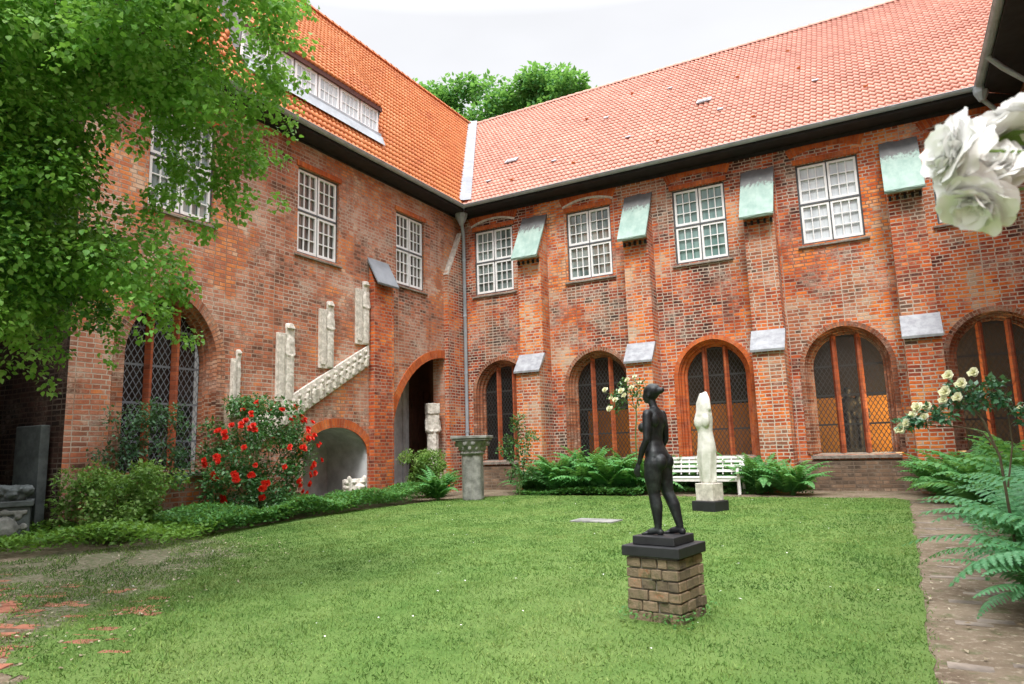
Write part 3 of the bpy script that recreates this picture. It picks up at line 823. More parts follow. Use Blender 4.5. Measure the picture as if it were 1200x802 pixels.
for (x, s) in ((-10.9, 1.2), (-8.6, 1.4), (-5.7, 1.5), (-2.8, 1.6), (0.2, 1.8), (-9.2, 5.6), (-3.6, 5.7), (-1.6, 4.9), (-7.7, 7.2), (-2.0, 7.0)):
    on_slope(x, s, 0.055, 0.05, 0.06, 'vent_tile', M['tile_orange'], 0.03)
# corridor behind the arches
mb = MB(); solid(mb, bk, -9.6, 1.5, 0.0, 2.55, 2.98, 3.1); mb.build('corridor_dado', M['ochre'], back)
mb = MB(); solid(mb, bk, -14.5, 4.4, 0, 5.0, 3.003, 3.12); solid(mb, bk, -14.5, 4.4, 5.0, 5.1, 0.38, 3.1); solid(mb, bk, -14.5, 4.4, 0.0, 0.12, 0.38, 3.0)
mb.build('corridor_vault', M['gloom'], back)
lamp = D.lights.new('corridor_lamp', 'POINT'); lamp.energy = 250; lamp.color = (1.0, 0.74, 0.36); lamp.shadow_soft_size = 0.15
lo = D.objects.new('corridor_lamp', lamp); lo.location = (0.55, 21.0, 2.1); C.objects.link(lo)

# ================================================================== LEFT WING
left = thing('cloister_wing', 'tall brick wing with bright orange roof, long dormer and stone reliefs on its wall', 'building', (-13, 14, 0))
lf = lambda u, z, d: (-d, u - 14, z)
bigw = dict(c=9.02, half=0.93, z0=1.1, zs=3.35, zt=4.68)
nic = lambda off: arch_pts(13.87, 1.19, 0.0, 1.30, 2.02, off)
def porch(off):
    A = [(16.07 - off, 0.0)]
    for k in range(17):
        t = 0.5 * pi * k / 16
        A.append((18.93 - (2.86 + off) * cos(t), 1.25 + (3.12 + off) * sin(t)))
    return A + [(18.93, 0.0)]
LWIN = [(8.28, 9.84, 6.52, 8.82, 'pane'), (12.35, 13.86, 6.49, 8.82, 'pane_red'), (16.40, 17.86, 6.46, 8.80, 'pane_red')]
mb = MB()
sheet(mb, lf, [(6.95, -0.1), (6.95, 9.75), (20.4, 9.75), (20.4, -0.1)],
      [arch_pts(**bigw, off=0.16), nic(0), porch(0)] + [rect_pts(a, b, c, d) for a, b, c, d, _ in LWIN])
for a, b, c, d, _ in LWIN: sweep(mb, lf, lambda off, a=a, b=b, c=c, d=d: rect_pts(a, b, c, d), [(0, 0), (0, 0.2)], closed=True)
sweep(mb, lf, porch, [(0, 0), (0, 0.46)])
mb.build('wall', M['brick_pink'], left)
for a, b, c, d, p in LWIN: casement_window(left, lf, a, b, c, d, p, relief=False)
arched_window(left, lf, **{k: bigw[k] for k in ('c', 'half', 'z0', 'zs', 'zt')}, depth=0.42, glass='leaded_grey', mull=None,
              seq=[(0.34, 0.01), (0.34, -0.015), (0.12, -0.02), (0.11, 0.12), (0.05, 0.13), (0.04, 0.27), (0.0, 0.28), (0.0, 0.44)], ring_mat='brick_arch', mul_u=(-0.30, 0.30), mul_w=0.075)
mb = MB(); solid(mb, lf, 7.6, 10.4, 0.6, 5.0, 1.2, 1.3); mb.build('inner_wall', M['gloom'], left)
# niche under the stair
mb = MB(); sweep(mb, lf, nic, [(0, 0.0), (0, 1.5)]); sheet(mb, lf, nic(0), (), 1.5)
nb = mb.build('niche', M['plaster'], left)
mb = MB(); sweep(mb, lf, lambda off: nic(off)[1:-1], [(0.0, 0.05), (0.0, -0.02), (0.24, -0.02), (0.24, 0.03)]); mb.build('niche_arch', M['brick_orange'], nb)
mb = MB(); sweep(mb, lf, lambda off: porch(off)[1:-1], [(0.0, 0.05), (0.0, -0.025), (0.26, -0.025), (0.26, 0.03)]); mb.build('porch_arch', M['brick_orange'], left)
mb = MB()
solid(mb, lf, 15.4, 19.0, 0, 4.6, 1.55, 1.65); solid(mb, lf, 15.3, 15.4, 0, 4.6, 0.47, 1.65); solid(mb, lf, 15.3, 20.6, 4.6, 4.7, 0.05, 1.7)
for k in range(5): solid(mb, lf, 16.6 + k * 0.5, 16.72 + k * 0.5, 0, 4.55, 1.47, 1.56)
mb.build('porch_lining', M['plaster'], left)
mb = MB(); solid(mb, lf, 19.0, 20.6, 0, 4.6, 1.5, 1.6)
for k in range(4): solid(mb, lf, 19.1 + k * 0.34, 19.34 + k * 0.34, 0.2, 3.4, 1.46, 1.51)
mb.build('porch_door', M['wood_dark'], left)
# buttress beside the reliefs, and the corner pier with its sloping shoulder
mb = MB(); prism(mb, lf, [(-0.2, -0.1), (-0.2, 6.18), (0.03, 6.80), (0.03, -0.1)], 15.14, 16.02)
pr_ = mb.build('buttress', M['brick_pink_pier'], left, bevel=0.012)
mb = MB(); prism(mb, lf, [(-0.40, 6.12), (-0.42, 6.18), (0.0, 6.98), (0.0, 6.85)], 15.06, 16.02); mb.build('weathering_slab', M['lead'], pr_, bevel=0.01)
mb = MB()
pb = [(18.94, -0.1), (20.0, -0.1), (20.0, 9.0), (19.87, 8.93), (18.97, 7.33), (18.94, 7.2)]
mb.face([lf(u, z, -0.16) for u, z in pb], [(u, z) for u, z in pb])
for i in range(len(pb)):
    a, b = pb[i], pb[(i + 1) % len(pb)]
    mb.face([lf(*a, -0.16), lf(*b, -0.16), lf(*b, 0.03), lf(*a, 0.03)])
cp = mb.build('corner_pier', M['brick_pier'], left)
mb = MB()
mb.hexa([lf(18.93, 7.25, -0.175), lf(19.01, 7.22, -0.175), lf(19.01, 7.22, 0.0), lf(18.93, 7.25, 0.0), lf(19.83, 8.95, -0.175), lf(19.90, 8.92, -0.175), lf(19.90, 8.92, 0.0), lf(19.83, 8.95, 0.0)])
mb.build('mortar_fillet', M['limestone'], cp)
# end wall and gable
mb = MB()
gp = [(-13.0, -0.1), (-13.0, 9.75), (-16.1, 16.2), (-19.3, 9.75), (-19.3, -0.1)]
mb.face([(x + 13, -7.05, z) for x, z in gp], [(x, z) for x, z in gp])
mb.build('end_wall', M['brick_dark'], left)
# roof with shed dormer
SL = (-0.4796, 0.8777); NL = (0.8777, 0.4796)
def lslope(u, s, h): return np.stack([0.55 + s * SL[0] + h * NL[0], u - 14, 9.74 + s * SL[1] + h * NL[1]], 1)
DU0, DU1, DS0, DS1 = 10.45, 15.60, 1.44, 2.15
def dorm(u, s):
    w = np.clip((s - DS1) * 0.75 + 0.10, 0.1, 3.5)
    f = np.where(u < DU0, 0, np.where(u < DU1, 1, 1 - np.clip((u - DU1) / w, 0, 1)))
    f = f * f * (3 - 2 * f)
    return np.where(s < DS1 - 0.02, 0, 0.60 * f * np.clip(1 - (s - DS1) / 4.9, 0, 1))
ROWL = DS1 / 8.0
tile_slope('roof', M['tile_orange'], left, lslope, 6.5, 26.4, 7.62, tw=0.165, row=ROWL, offset=dorm, skip=lambda u, s: (u > DU0) & (u < DU1) & (s > DS0 - 0.03) & (s < DS1 - 0.02))
roof_l = left.children[-1]
mb = MB(); mb.face([(-3.1, -7.5, 16.35), (-3.1, 14, 16.35), (-7, 14, 9.4), (-7, -7.5, 9.4)]); mb.build('rear_roof_slope', M['tile_orange'], left)
mb = MB()
for k in range(56):
    y = -7.4 + k * 0.36
    if y > 12.1: break
    ring = lambda yy, r: [(-3.1 - r * cos(pi * q / 6), yy, 16.38 + r * sin(pi * q / 6)) for q in range(7)]
    mb.loft([ring(y, 0.15), ring(y + 0.37, 0.125)], cap=False, closed=False)
mb.build('ridge_tile', M['tile_orange'], left)
mb = MB()
mb.face([lf(6.5, EAVE, -0.55), lf(19.45, EAVE, -0.55), lf(20.02, EAVE, 0.02), lf(6.5, EAVE, 0.02)])
mb.face([lf(6.5, EAVE, -0.55), lf(19.43, EAVE, -0.55), lf(19.43, 9.73, -0.55), lf(6.5, 9.73, -0.55)])
solid(mb, lf, 6.9, 19.95, EAVE - 0.06, EAVE - 0.002, -0.05, 0.03)
mb.build('soffit', M['soffit'], left)
gutter_mesh(lf(6.5, 9.70, -0.63), lf(19.36, 9.70, -0.63), (1, 0, 0)).build('gutter', M['zinc'], left)
# dormer
def lp(u, s, h): return tuple(lslope(np.array([u]), np.array([s]), np.array([h]))[0])
zb, zt_ = 11.0, 11.74; fx = -0.02      # face plane (local x)
mb = MB()
mb.box(fx - 0.35, fx + 0.10, DU0 - 14, DU1 - 14, zb - 0.16, zb - 0.02)
mb.face([lp(DU0 + .01, 0.92, 0.10), lp(DU1 + .05, 0.92, 0.10), (fx + 0.10, DU1 + .05 - 14, zb - 0.1), (fx + 0.10, DU0 + .01 - 14, zb - 0.1)])
dm = mb.build('dormer', M['zinc'], left)
for u_, sg in ((DU0, -1), (DU1, 1)):
    mb = MB()
    pts = [lp(u_, DS0 - 0.1, -0.05), lp(u_, DS1 + 0.0, 0.60), lp(u_, 7.0, 0.0)] if sg < 0 else [lp(u_, DS0 - 0.1, -0.05), lp(u_, DS1, 0.62), lp(u_, DS1 + 0.5, 0.0)]
    mb.face(pts)
    mb.build('dormer_cheek', M['lead'], dm)
mb = MB(); mb.box(fx - 0.1, fx + 0.07, DU0 - 14, DU1 + 0.08 - 14, zt_ + 0.0, zt_ + 0.13)
mb.build('dormer_fascia', plain('brown_fascia_board', (0.10, 0.03, 0.02), 0.6), dm)
nP = 6; wP = (DU1 - DU0) / nP
for k in range(nP):
    a, b = DU0 - 14 + k * wP, DU0 - 14 + (k + 1) * wP
    mb = MB(); g = 0.03; s = 0.07
    mb.box(fx - 0.05, fx, a + g, a + g + s, zb, zt_); mb.box(fx - 0.05, fx, b - g - s, b - g, zb, zt_)
    mb.box(fx - 0.05, fx, a + g + s, b - g - s, zb, zb + s); mb.box(fx - 0.05, fx, a + g + s, b - g - s, zt_ - s, zt_)
    for q in (1, 2, 3):
        yy = a + g + s + (b - a - 2 * g - 2 * s) * q / 4
        mb.box(fx - 0.045, fx - 0.008, yy - 0.01, yy + 0.01, zb + s, zt_ - s)
    mb.box(fx - 0.043, fx - 0.010, a + g + s, b - g - s, (zb + zt_) / 2 - 0.01, (zb + zt_) / 2 + 0.01)
    fr = mb.build('dormer_window', M['white_paint'], dm)
    mb = MB(); mb.face([(fx - 0.03, a + g + s, zb + s), (fx - 0.03, b - g - s, zb + s), (fx - 0.03, b - g - s, zt_ - s), (fx - 0.03, a + g + s, zt_ - s)])
    mb.build('pane', M['pane_white'], fr)
# lead valley between the two roofs
mb = MB()
for k in range(10):
    t0, t1 = k / 10, (k + 1) / 10
    def vp(t, w): 
        x, y, z = 0.60 - 3.65 * t, 5.42 + 6.55 * t, 9.82 + 6.68 * t
        return (x + w * 0.87, y + w * 0.49, z + 0.13 + abs(w) * 0.10)
    for wa, wb in ((-0.24, 0.0), (0.0, 0.24)):
        mb.face([vp(t0, wa), vp(t0, wb), vp(t1, wb), vp(t1, wa)])
mb.build('lead_valley', M['lead'], left)
# downpipe with hopper in the corner
mb = MB()
mb.tube([(0.25, 5.88, 0.1), (0.25, 5.88, 8.85), (0.30, 5.74, 9.05), (0.30, 5.70, 9.2)], 0.06, 10)
for z in (1.9, 3.9, 5.9, 7.9): mb.tube([(0.25, 5.88, z), (0.25, 5.88, z + 0.07)], 0.073, 10)
dp = mb.build('downpipe', M['downpipe'], left, smooth=True)
mb = MB(); mb.lathe([(0.06, 9.12), (0.10, 9.2), (0.21, 9.42), (0.225, 9.52), (0.225, 9.72), (0.19, 9.72)], 0.33, 5.64, 8, pi / 8); mb.build('hopper', M['zinc'], dp)

# ================================================================== RIGHT WING (only its eaves show)
right = thing('cloister_wing', 'brick wing seen only as dark eaves and gutter at the top right corner', 'building', (3.45, 8, 0))
rt = lambda u, z, d: (d, u - 8, z)
mb = MB()
rh = [rect_pts(a, a + 1.55, 6.6, 8.9) for a in (15.6, 12.0, 8.4, 4.8, 1.2)]
sheet(mb, rt, [(-6, -0.1), (-6, 9.75), (20.2, 9.75), (20.2, -0.1)], rh)
for r_ in rh: sweep(mb, rt, lambda off, r_=r_: r_, [(0, 0), (0, 0.2)], closed=True)
mb.build('wall', M['brick'], right)
for a in (15.6, 12.0, 8.4, 4.8, 1.2): casement_window(right, rt, a, a + 1.55, 6.6, 8.9, 'pane', relief=False)
mb = MB()
mb.face([rt(-6, EAVE, -0.78), rt(19.3, EAVE, -0.78), rt(20.0, EAVE, 0.02), rt(-6, EAVE, 0.02)])
mb.face([rt(-6, EAVE, -0.78), rt(19.36, EAVE, -0.78), rt(19.36, 9.74, -0.78), rt(-6, 9.74, -0.78)])
mb.build('soffit', M['soffit'], right)
gutter_mesh(rt(-6, 9.70, -0.86), rt(19.28, 9.70, -0.86), (-1, 0, 0), 0.10).build('gutter', M['zinc'], right)
tile_slope('roof', M['tile_red'], right, lambda u, s, h: np.stack([-0.78 + s * 0.703 - h * 0.711, u - 8, 9.74 + s * 0.711 + h * 0.703], 1), -6, 26.6, 9.4, per=4)
mb = MB()
mb.tube([(-0.86, 11.22, 9.62), (-0.80, 11.35, 9.35), (-0.45, 11.6, 9.0), (-0.12, 11.85, 8.8), (-0.12, 11.85, 0.1)], 0.055, 10)
dp = mb.build('downpipe', M['zinc'], right, smooth=True)
mb = MB(); mb.lathe([(0.07, 9.3), (0.16, 9.5), (0.17, 9.66), (0.14, 9.66)], -0.84, 11.26, 8); mb.build('hopper', M['zinc'], dp)
mb = MB(); mb.tube([(-0.86, 9.6, 9.62), (-0.6, 9.75, 9.35), (-0.12, 9.9, 8.9), (-0.12, 9.9, 0.1)], 0.06, 10); mb.build('downpipe', M['zinc'], right, smooth=True)

# ================================================================== ADDED SOUTH-WEST BLOCK (unseen, left of the frame; darkens the gap beside the end wall)
shade_block = thing('cloister_wing', 'added unseen brick building beyond the left edge of the frame, shading the end wall', 'building', (-13.4, 3.5, 0))
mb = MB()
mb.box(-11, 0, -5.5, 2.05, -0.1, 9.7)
mb.build('wall', M['brick_dark'], shade_block)
mb = MB()
mb.face([(-11.2, 2.7, 9.6), (0.4, 2.7, 9.6), (0.4, -1.7, 14.5), (-11.2, -1.7, 14.5)]); mb.face([(-11.2, -6.1, 9.6), (0.4, -6.1, 9.6), (0.4, -1.7, 14.5), (-11.2, -1.7, 14.5)])
mb.face([(0.0, 2.05, 9.7), (0.0, -5.5, 9.7), (0.0, -1.7, 14.0)])
mb.build('roof', M['tile_orange'], shade_block)
mb = MB(); mb.box(-6.2, -5.9, 1.9, 3.6, -0.1, 9.6); mb.build('gap_shade_wall', M['brick_dark'], shade_block)  # added unseen wall keeping light out of the gap
# ------------------------------------------------------------------ solid figures (one continuous surface each)
def remesh_build(name, mb, mat, parent, voxel, smooth_it=4, disp=None):
    me = D.meshes.new(name + '_draft'); me.from_pydata(mb.v, [], mb.f)
    bm = bmesh.new(); bm.from_mesh(me); bmesh.ops.remove_doubles(bm, verts=bm.verts, dist=1e-5); bmesh.ops.recalc_face_normals(bm, faces=bm.faces); bm.to_mesh(me); bm.free()
    o = D.objects.new(name, me); C.objects.link(o)
    r = o.modifiers.new('r', 'REMESH'); r.mode = 'VOXEL'; r.voxel_size = voxel
    s = o.modifiers.new('s', 'SMOOTH'); s.iterations = smooth_it; s.factor = 0.5
    if disp:
        tx = D.textures.new(name + '_tex', 'CLOUDS'); tx.noise_scale = disp[0]
        d = o.modifiers.new('d', 'DISPLACE'); d.texture = tx; d.strength = disp[1]; d.mid_level = 0.5
    dg = bpy.context.evaluated_depsgraph_get()
    m2 = D.meshes.new_from_object(o.evaluated_get(dg))
    o.modifiers.clear(); o.data = m2; D.meshes.remove(me)
    m2.name = name
    m2.polygons.foreach_set('use_smooth', [True] * len(m2.polygons))
    m2.materials.clear(); m2.materials.append(mat)
    o.parent = parent
    return o
def ell(mb, c, r, n=14, rot=None):
    rings = []
    m = 9
    R = rot or Matrix.Identity(3)
    for i in range(1, m):
        a = -pi / 2 + pi * i / m
        rings.append([tuple(Vector(c) + R @ Vector((r[0] * cos(a) * cos(2 * pi * k / n), r[1] * cos(a) * sin(2 * pi * k / n), r[2] * sin(a)))) for k in range(n)])
    mb.loft(rings)
def limb(mb, pts, rad, n=12):
    """tapered limb with rounded ends"""
    P = [Vector(p) for p in pts]
    mb.tube(P, rad, n)
    for p, r in zip(P, rad): ell(mb, p, (r * .985,) * 3, 10)
def loft_z(mb, secs, n=20, pw=2.0):
    rings = []
    for z, cx, cy, rx, ry in secs:
        rings.append([(cx + rx * abs(cos(a)) ** (2 / pw) * (1 if cos(a) >= 0 else -1), cy + ry * abs(sin(a)) ** (2 / pw) * (1 if sin(a) >= 0 else -1), z) for a in [2 * pi * k / n for k in range(n)]])
    mb.loft(rings)

# ---- bronze woman on her brick pedestal
PED = Vector((-1.715, 5.54, 0)); PA = radians(-10)
ped = thing('brick_pedestal', 'square mossy brick pedestal with black cap slab under the dark nude statue', 'pedestal', PED, PA)
mb = MB()
rows = 6; zc = 0.0
hw = 0.222
rb = random.Random(5)
for r_ in range(rows):
    z0, z1 = r_ * 0.080, r_ * 0.080 + 0.070
    for side in range(4):
        x = -hw + (0.0 if r_ % 2 else 0.0)
        cuts = [-hw, -0.095, 0.02 + rb.uniform(-.03, .03), 0.13, hw] if r_ % 2 else [-hw, -0.02 + rb.uniform(-.03, .03), 0.11 + rb.uniform(-.03, .03), hw]
        for a, b in zip(cuts, cuts[1:]):
            j = rb.uniform(-0.010, 0.012); g = 0.006
            q = Matrix.Rotation(side * pi / 2, 3, 'Z')
            c = [(a + g, -hw - j, z0), (b - g, -hw - j - rb.uniform(-.004, .004), z0), (b - g, -hw + 0.1, z0), (a + g, -hw + 0.1, z0)]
            lo_ = [tuple(q @ Vector(p)) for p in c]
            hi_ = [tuple(q @ Vector((p[0], p[1], z1 + rb.uniform(-.004, .004)))) for p in c]
            mb.hexa(lo_ + hi_)
nb_ = NT('pedestal_brick'); g_ = nb_.node('ShaderNodeNewGeometry'); o_ = nb_.coord()
c_ = nb_.ramp(nb_.math('ADD', nb_.math('MULTIPLY', g_.outputs['Random Per Island'], 0.75), nb_.math('MULTIPLY', nb_.noise(o_, 16, 5, 0.7, 0.3, 0.7), 0.3)), [(0, (0.07, 0.055, 0.04)), (0.35, (0.17, 0.13, 0.085)), (0.7, (0.26, 0.195, 0.125)), (0.92, (0.32, 0.21, 0.13)), (1, (0.40, 0.14, 0.07))])
c_ = nb_.mix(nb_.math('MULTIPLY', nb_.noise(o_, 6, 6, 0.75, 0.5, 0.66), 0.75), c_, (0.07, 0.085, 0.03))
nb_.bump(nb_.noise(o_, 45, 6, 0.7), 0.8, 0.02)
mb.build('brick_block', nb_.done(c_, 0.92), ped, bevel=0.006)
mb = MB(); mb.box(-hw + .018, hw - .018, -hw + .018, hw - .018, -0.02, 0.482)
mb.build('mortar_core', plain('grey_lime_mortar', (0.20, 0.18, 0.15), 0.95, 0, 0.4, 12, 0.5), ped)
mb = MB(); mb.box(-0.246, 0.246, -0.246, 0.246, 0.482, 0.562); mb.build('cap_slab', M['black_stone'], ped, bevel=0.008)

H_ = 1.215
stat = thing('nude_statue', 'dark bronze statue of a standing nude woman with hair bun, on brick pedestal', 'statue', PED + Vector((0.0, 0, 0.564)), 0)
mb = MB(); mb.box(-0.18, 0.18, -0.18, 0.18, 0, 0.066)
sb_ = mb.build('plinth', M['black_stone'], stat, bevel=0.006); sb_.rotation_euler = (0, 0, PA)
mb = MB()
T = lambda secs: [(z * H_, cx * H_, cy * H_, rx * H_, ry * H_) for z, cx, cy, rx, ry in secs]
loft_z(mb, T([(.455, -.012, 0, .050, .070), (.48, -.012, 0, .064, .092), (.51, -.010, 0, .072, .101), (.545, -.004, 0, .066, .096), (.58, .004, 0, .056, .080), (.615, .008, 0, .050, .069), (.65, .009, 0, .053, .072), (.69, .008, 0, .060, .082), (.73, .003, 0, .061, .090), (.77, -.006, 0, .054, .097), (.80, -.010, 0, .042, .094), (.822, -.010, 0, .032, .064), (.838, -.008, 0, .027, .036)]), 22, 2.2)
S_ = lambda *p: tuple(q * H_ for q in p)
limb(mb, [S_(-.010, 0, .815), S_(-.002, 0, .85), S_(.008, 0, .885)], [.033 * H_, .027 * H_, .027 * H_])
ell(mb, S_(.006, 0, .942), S_(.058, .047, .056)); ell(mb, S_(.024, 0, .915), S_(.042, .037, .050)); ell(mb, S_(.044, 0, .884), S_(.020, .020, .015))
ell(mb, S_(.066, 0, .915), S_(.012, .009, .018)); ell(mb, S_(.060, 0, .896), S_(.010, .013, .006)); ell(mb, S_(.058, .017, .927), S_(.006, .010, .006)); ell(mb, S_(.058, -.017, .927), S_(.006, .010, .006))
for sg in (1, -1): ell(mb, S_(.006, sg * .047, .918), S_(.012, .006, .018))
ell(mb, S_(-.004, 0, .952), S_(.060, .052, .050)); ell(mb, S_(-.060, 0, .948), S_(.022, .026, .023)); ell(mb, S_(-.074, 0, .952), S_(.017, .022, .020))
for sg in (1, -1):
    ell(mb, S_(.058, sg * .042, .705), S_(.038, .036, .036)); ell(mb, S_(.085, sg * .046, .700), S_(.013, .012, .012))
    ell(mb, S_(-.048, sg * .046, .475), S_(.053, .050, .056))
    ell(mb, S_(-.030, sg * .055, .755), S_(.034, .036, .052))
    ell(mb, S_(-.008, sg * .098, .795), S_(.032, .032, .030))
# near (left) leg carries, the other is set back
limb(mb, [S_(-.008, .050, .47), S_(.004, .051, .37), S_(.006, .046, .27), S_(-.008, .047, .19), S_(-.012, .048, .05)], [.066 * H_, .058 * H_, .040 * H_, .041 * H_, .023 * H_])
limb(mb, [S_(-.015, -.050, .47), S_(-.022, -.056, .37), S_(-.040, -.060, .27), S_(-.078, -.062, .19), S_(-.112, -.064, .05)], [.066 * H_, .058 * H_, .040 * H_, .041 * H_, .023 * H_])
for (hx, hy) in ((-.012, .048), (-.112, -.064)):
    ell(mb, S_(hx - .012, hy, .022), S_(.026, .022, .024))
    limb(mb, [S_(hx, hy, .036), S_(hx + .05, hy + .004, .026), S_(hx + .088, hy + .007, .014)], [.024 * H_, .022 * H_, .013 * H_])
    for k in range(5): limb(mb, [S_(hx + .08, hy - .018 + k * .011, .014), S_(hx + .108 - abs(k - 3.2) * .004, hy - .019 + k * .0125, .010)], [.0085 * H_, .007 * H_], 8)
for sg, wr in ((1, (.062, .118, .475)), (-1, (.040, -.128, .470))):
    sh, el_ = (-.008, sg * .108, .785), (-.010, sg * .132, .625)
    limb(mb, [S_(*sh), S_(-.012, sg * .122, .70), S_(*el_), S_(.028, sg * .127, .56), S_(*wr)], [.030 * H_, .029 * H_, .023 * H_, .023 * H_, .0145 * H_])
    hx, hy, hz = wr
    ell(mb, S_(hx + .012, hy, hz - .028), S_(.020, .010, .030))
    for k in range(4):
        bx = hx - .004 + k * .0115
        ln_ = (.040, .047, .050, .044)[k]
        limb(mb, [S_(bx + .006, hy, hz - .046), S_(bx + .012, hy - sg * .004, hz - .046 - ln_ * .5), S_(bx + .008, hy - sg * .014, hz - .046 - ln_)], [.0072 * H_, .0068 * H_, .0055 * H_], 8)
    limb(mb, [S_(hx + .018, hy - sg * .006, hz - .012), S_(hx + .036, hy - sg * .012, hz - .034), S_(hx + .036, hy - sg * .014, hz - .056)], [.0085 * H_, .0075 * H_, .006 * H_], 8)
fig = remesh_build('figure', mb, M['bronze'], stat, 0.0062, 5)
fig.location = (0.02, 0, 0.063); fig.rotation_euler = (0, 0, pi - radians(11))
fig.location = (-0.02, 0.0, 0.060)

# ---- pale torso on its block
tor = thing('torso_sculpture', 'pale weathered stone sculpture of a headless veiled torso, on a white block with black base', 'sculpture', (-3.36, 14.06, 0), radians(-20))
mb = MB(); mb.box(-0.26, 0.26, -0.25, 0.25, 0, 0.20); mb.build('base', M['black_stone'], tor, bevel=0.01)
mb = MB(); mb.box(-0.195, 0.195, -0.19, 0.19, 0.20, 0.54); mb.build('block', M['limestone'], tor, bevel=0.012)
mb = MB()
prof = [(0.53, .00, .16, .15), (0.62, .00, .165, .15), (0.80, .005, .175, .16), (1.0, .01, .19, .17), (1.18, .012, .205, .18), (1.32, .012, .195, .17), (1.44, .008, .172, .155), (1.54, .0, .165, .15), (1.66, -.012, .185, .165), (1.78, -.018, .205, .18), (1.88, -.012, .195, .17), (1.96, .005, .165, .15), (2.06, .015, .150, .14), (2.14, .02, .138, .125), (2.22, .03, .115, .105), (2.29, .035, .07, .07)]
loft_z(mb, [(z, cx, 0, rx * .88, ry * .88) for z, cx, rx, ry in prof], 22, 2.3)
ell(mb, (-.05, -.115, 1.74), (.12, .06, .14)); ell(mb, (.08, -.11, 1.76), (.11, .06, .14)); ell(mb, (0.0, .12, 1.18), (.15, .09, .13))
for k in range(7):
    a = 2 * pi * k / 7
    limb(mb, [(.16 * cos(a), .14 * sin(a), .58), (.18 * cos(a + .2), .16 * sin(a + .2), 1.05), (.15 * cos(a + .5), .135 * sin(a + .5), 1.5)], [.022, .026, .014], 8)
limb(mb, [(-.11, -.03, 1.95), (-.12, -.02, 2.12), (-.04, 0.0, 2.30), (.07, 0, 2.32), (.13, -.02, 2.18), (.15, -.03, 2.0)], [.04, .035, .035, .04, .04, .04])
remesh_build('torso', mb, M['marble'], tor, 0.016, 8, (0.25, 0.012))

# ---- garden bench
ben = thing('garden_bench', 'white slatted wooden garden bench with scrolled arms among the ferns', 'bench', (-4.55, 18.45, 0), radians(-4))
W_ = 1.02
for sx_ in (-1, 1):
    mb = MB(); mb.tube([(sx_ * (W_ - .05), -0.24, 0), (sx_ * (W_ - .05), -0.25, .40)], .033, 4)
    mb.build('leg', M['bench_white'], ben)
    mb = MB(); mb.tube([(sx_ * (W_ - .05), 0.28, 0), (sx_ * (W_ - .05), 0.22, .42), (sx_ * (W_ - .05), 0.34, .92)], .033, 4)
    mb.build('leg', M['bench_white'], ben)
    mb = MB(); mb.tube([(sx_ * (W_ - .03), 0.27, .64), (sx_ * (W_ - .03), 0.0, .68), (sx_ * (W_ - .03), -0.22, .68), (sx_ * (W_ - .03), -0.33, .63), (sx_ * (W_ - .03), -0.34, .55), (sx_ * (W_ - .03), -0.28, .50), (sx_ * (W_ - .03), -0.26, .40), (sx_ * (W_ - .03), -0.25, 0.02)], .036, 8)
    mb.build('armrest', M['bench_white'], ben, smooth=True)
mb = MB()
for k in range(6): mb.box(-W_, W_, -0.30 + k * 0.094, -0.30 + k * 0.094 + 0.078, .425, .452)
mb.box(-W_ + .03, W_ - .03, -0.285, -0.26, .34, .424)
mb.build('seat', M['bench_white'], ben, bevel=0.004)
mb = MB()
for k, (z, y) in enumerate(((.56, .245), (.68, .275), (.80, .305), (.90, .33))):
    mb.box(-W_, W_, y, y + .025, z, z + .065)
for k in range(9):
    x = -W_ + .12 + k * (2 * W_ - .24) / 8
    mb.hexa([(x - .015, .262, .5), (x + .015, .262, .5), (x + .015, .28, .5), (x - .015, .28, .5), (x - .015, .345, .95), (x + .015, .345, .95), (x + .015, .363, .95), (x - .015, .363, .95)])
mb.build('backrest', M['bench_white'], ben)

# ---- clustered column with leafy capital
colm = thing('stone_column', 'grey stone column stump with wide leafy capital, standing at the lawn corner', 'column', (-10.08, 15.95, 0), radians(20))
mb = MB()
for a in range(4): mb.lathe([(0.165, 0), (0.165, 1.22)], 0.15 * cos(pi / 4 + a * pi / 2), 0.15 * sin(pi / 4 + a * pi / 2), 12)
mb.box(-.2, .2, -.2, .2, 0, 1.22)
remesh_build('shaft', mb, M['grey_stone'], colm, 0.022, 2)
mb = MB()
loft_z(mb, [(1.20, 0, 0, .30, .30), (1.24, 0, 0, .33, .33), (1.27, 0, 0, .30, .30), (1.34, 0, 0, .31, .31), (1.46, 0, 0, .38, .38), (1.55, 0, 0, .44, .44), (1.58, 0, 0, .42, .42)], 24, 3.2)
for k in range(12):
    a = 2 * pi * k / 12
    for z, r, s in ((1.36, .34, .055), (1.48, .42, .06)):
        ell(mb, (r * cos(a + (z > 1.4) * .26), r * sin(a + (z > 1.4) * .26), z), (s, s, s * 1.1))
remesh_build('capital', mb, M['grey_stone'], colm, 0.018, 1, (0.07, 0.02))
mb = MB(); mb.box(-.46, .46, -.46, .46, 1.57, 1.62); mb.box(-.49, .49, -.49, .49, 1.625, 1.70); mb.build('abacus', M['grey_stone'], colm, bevel=0.012)

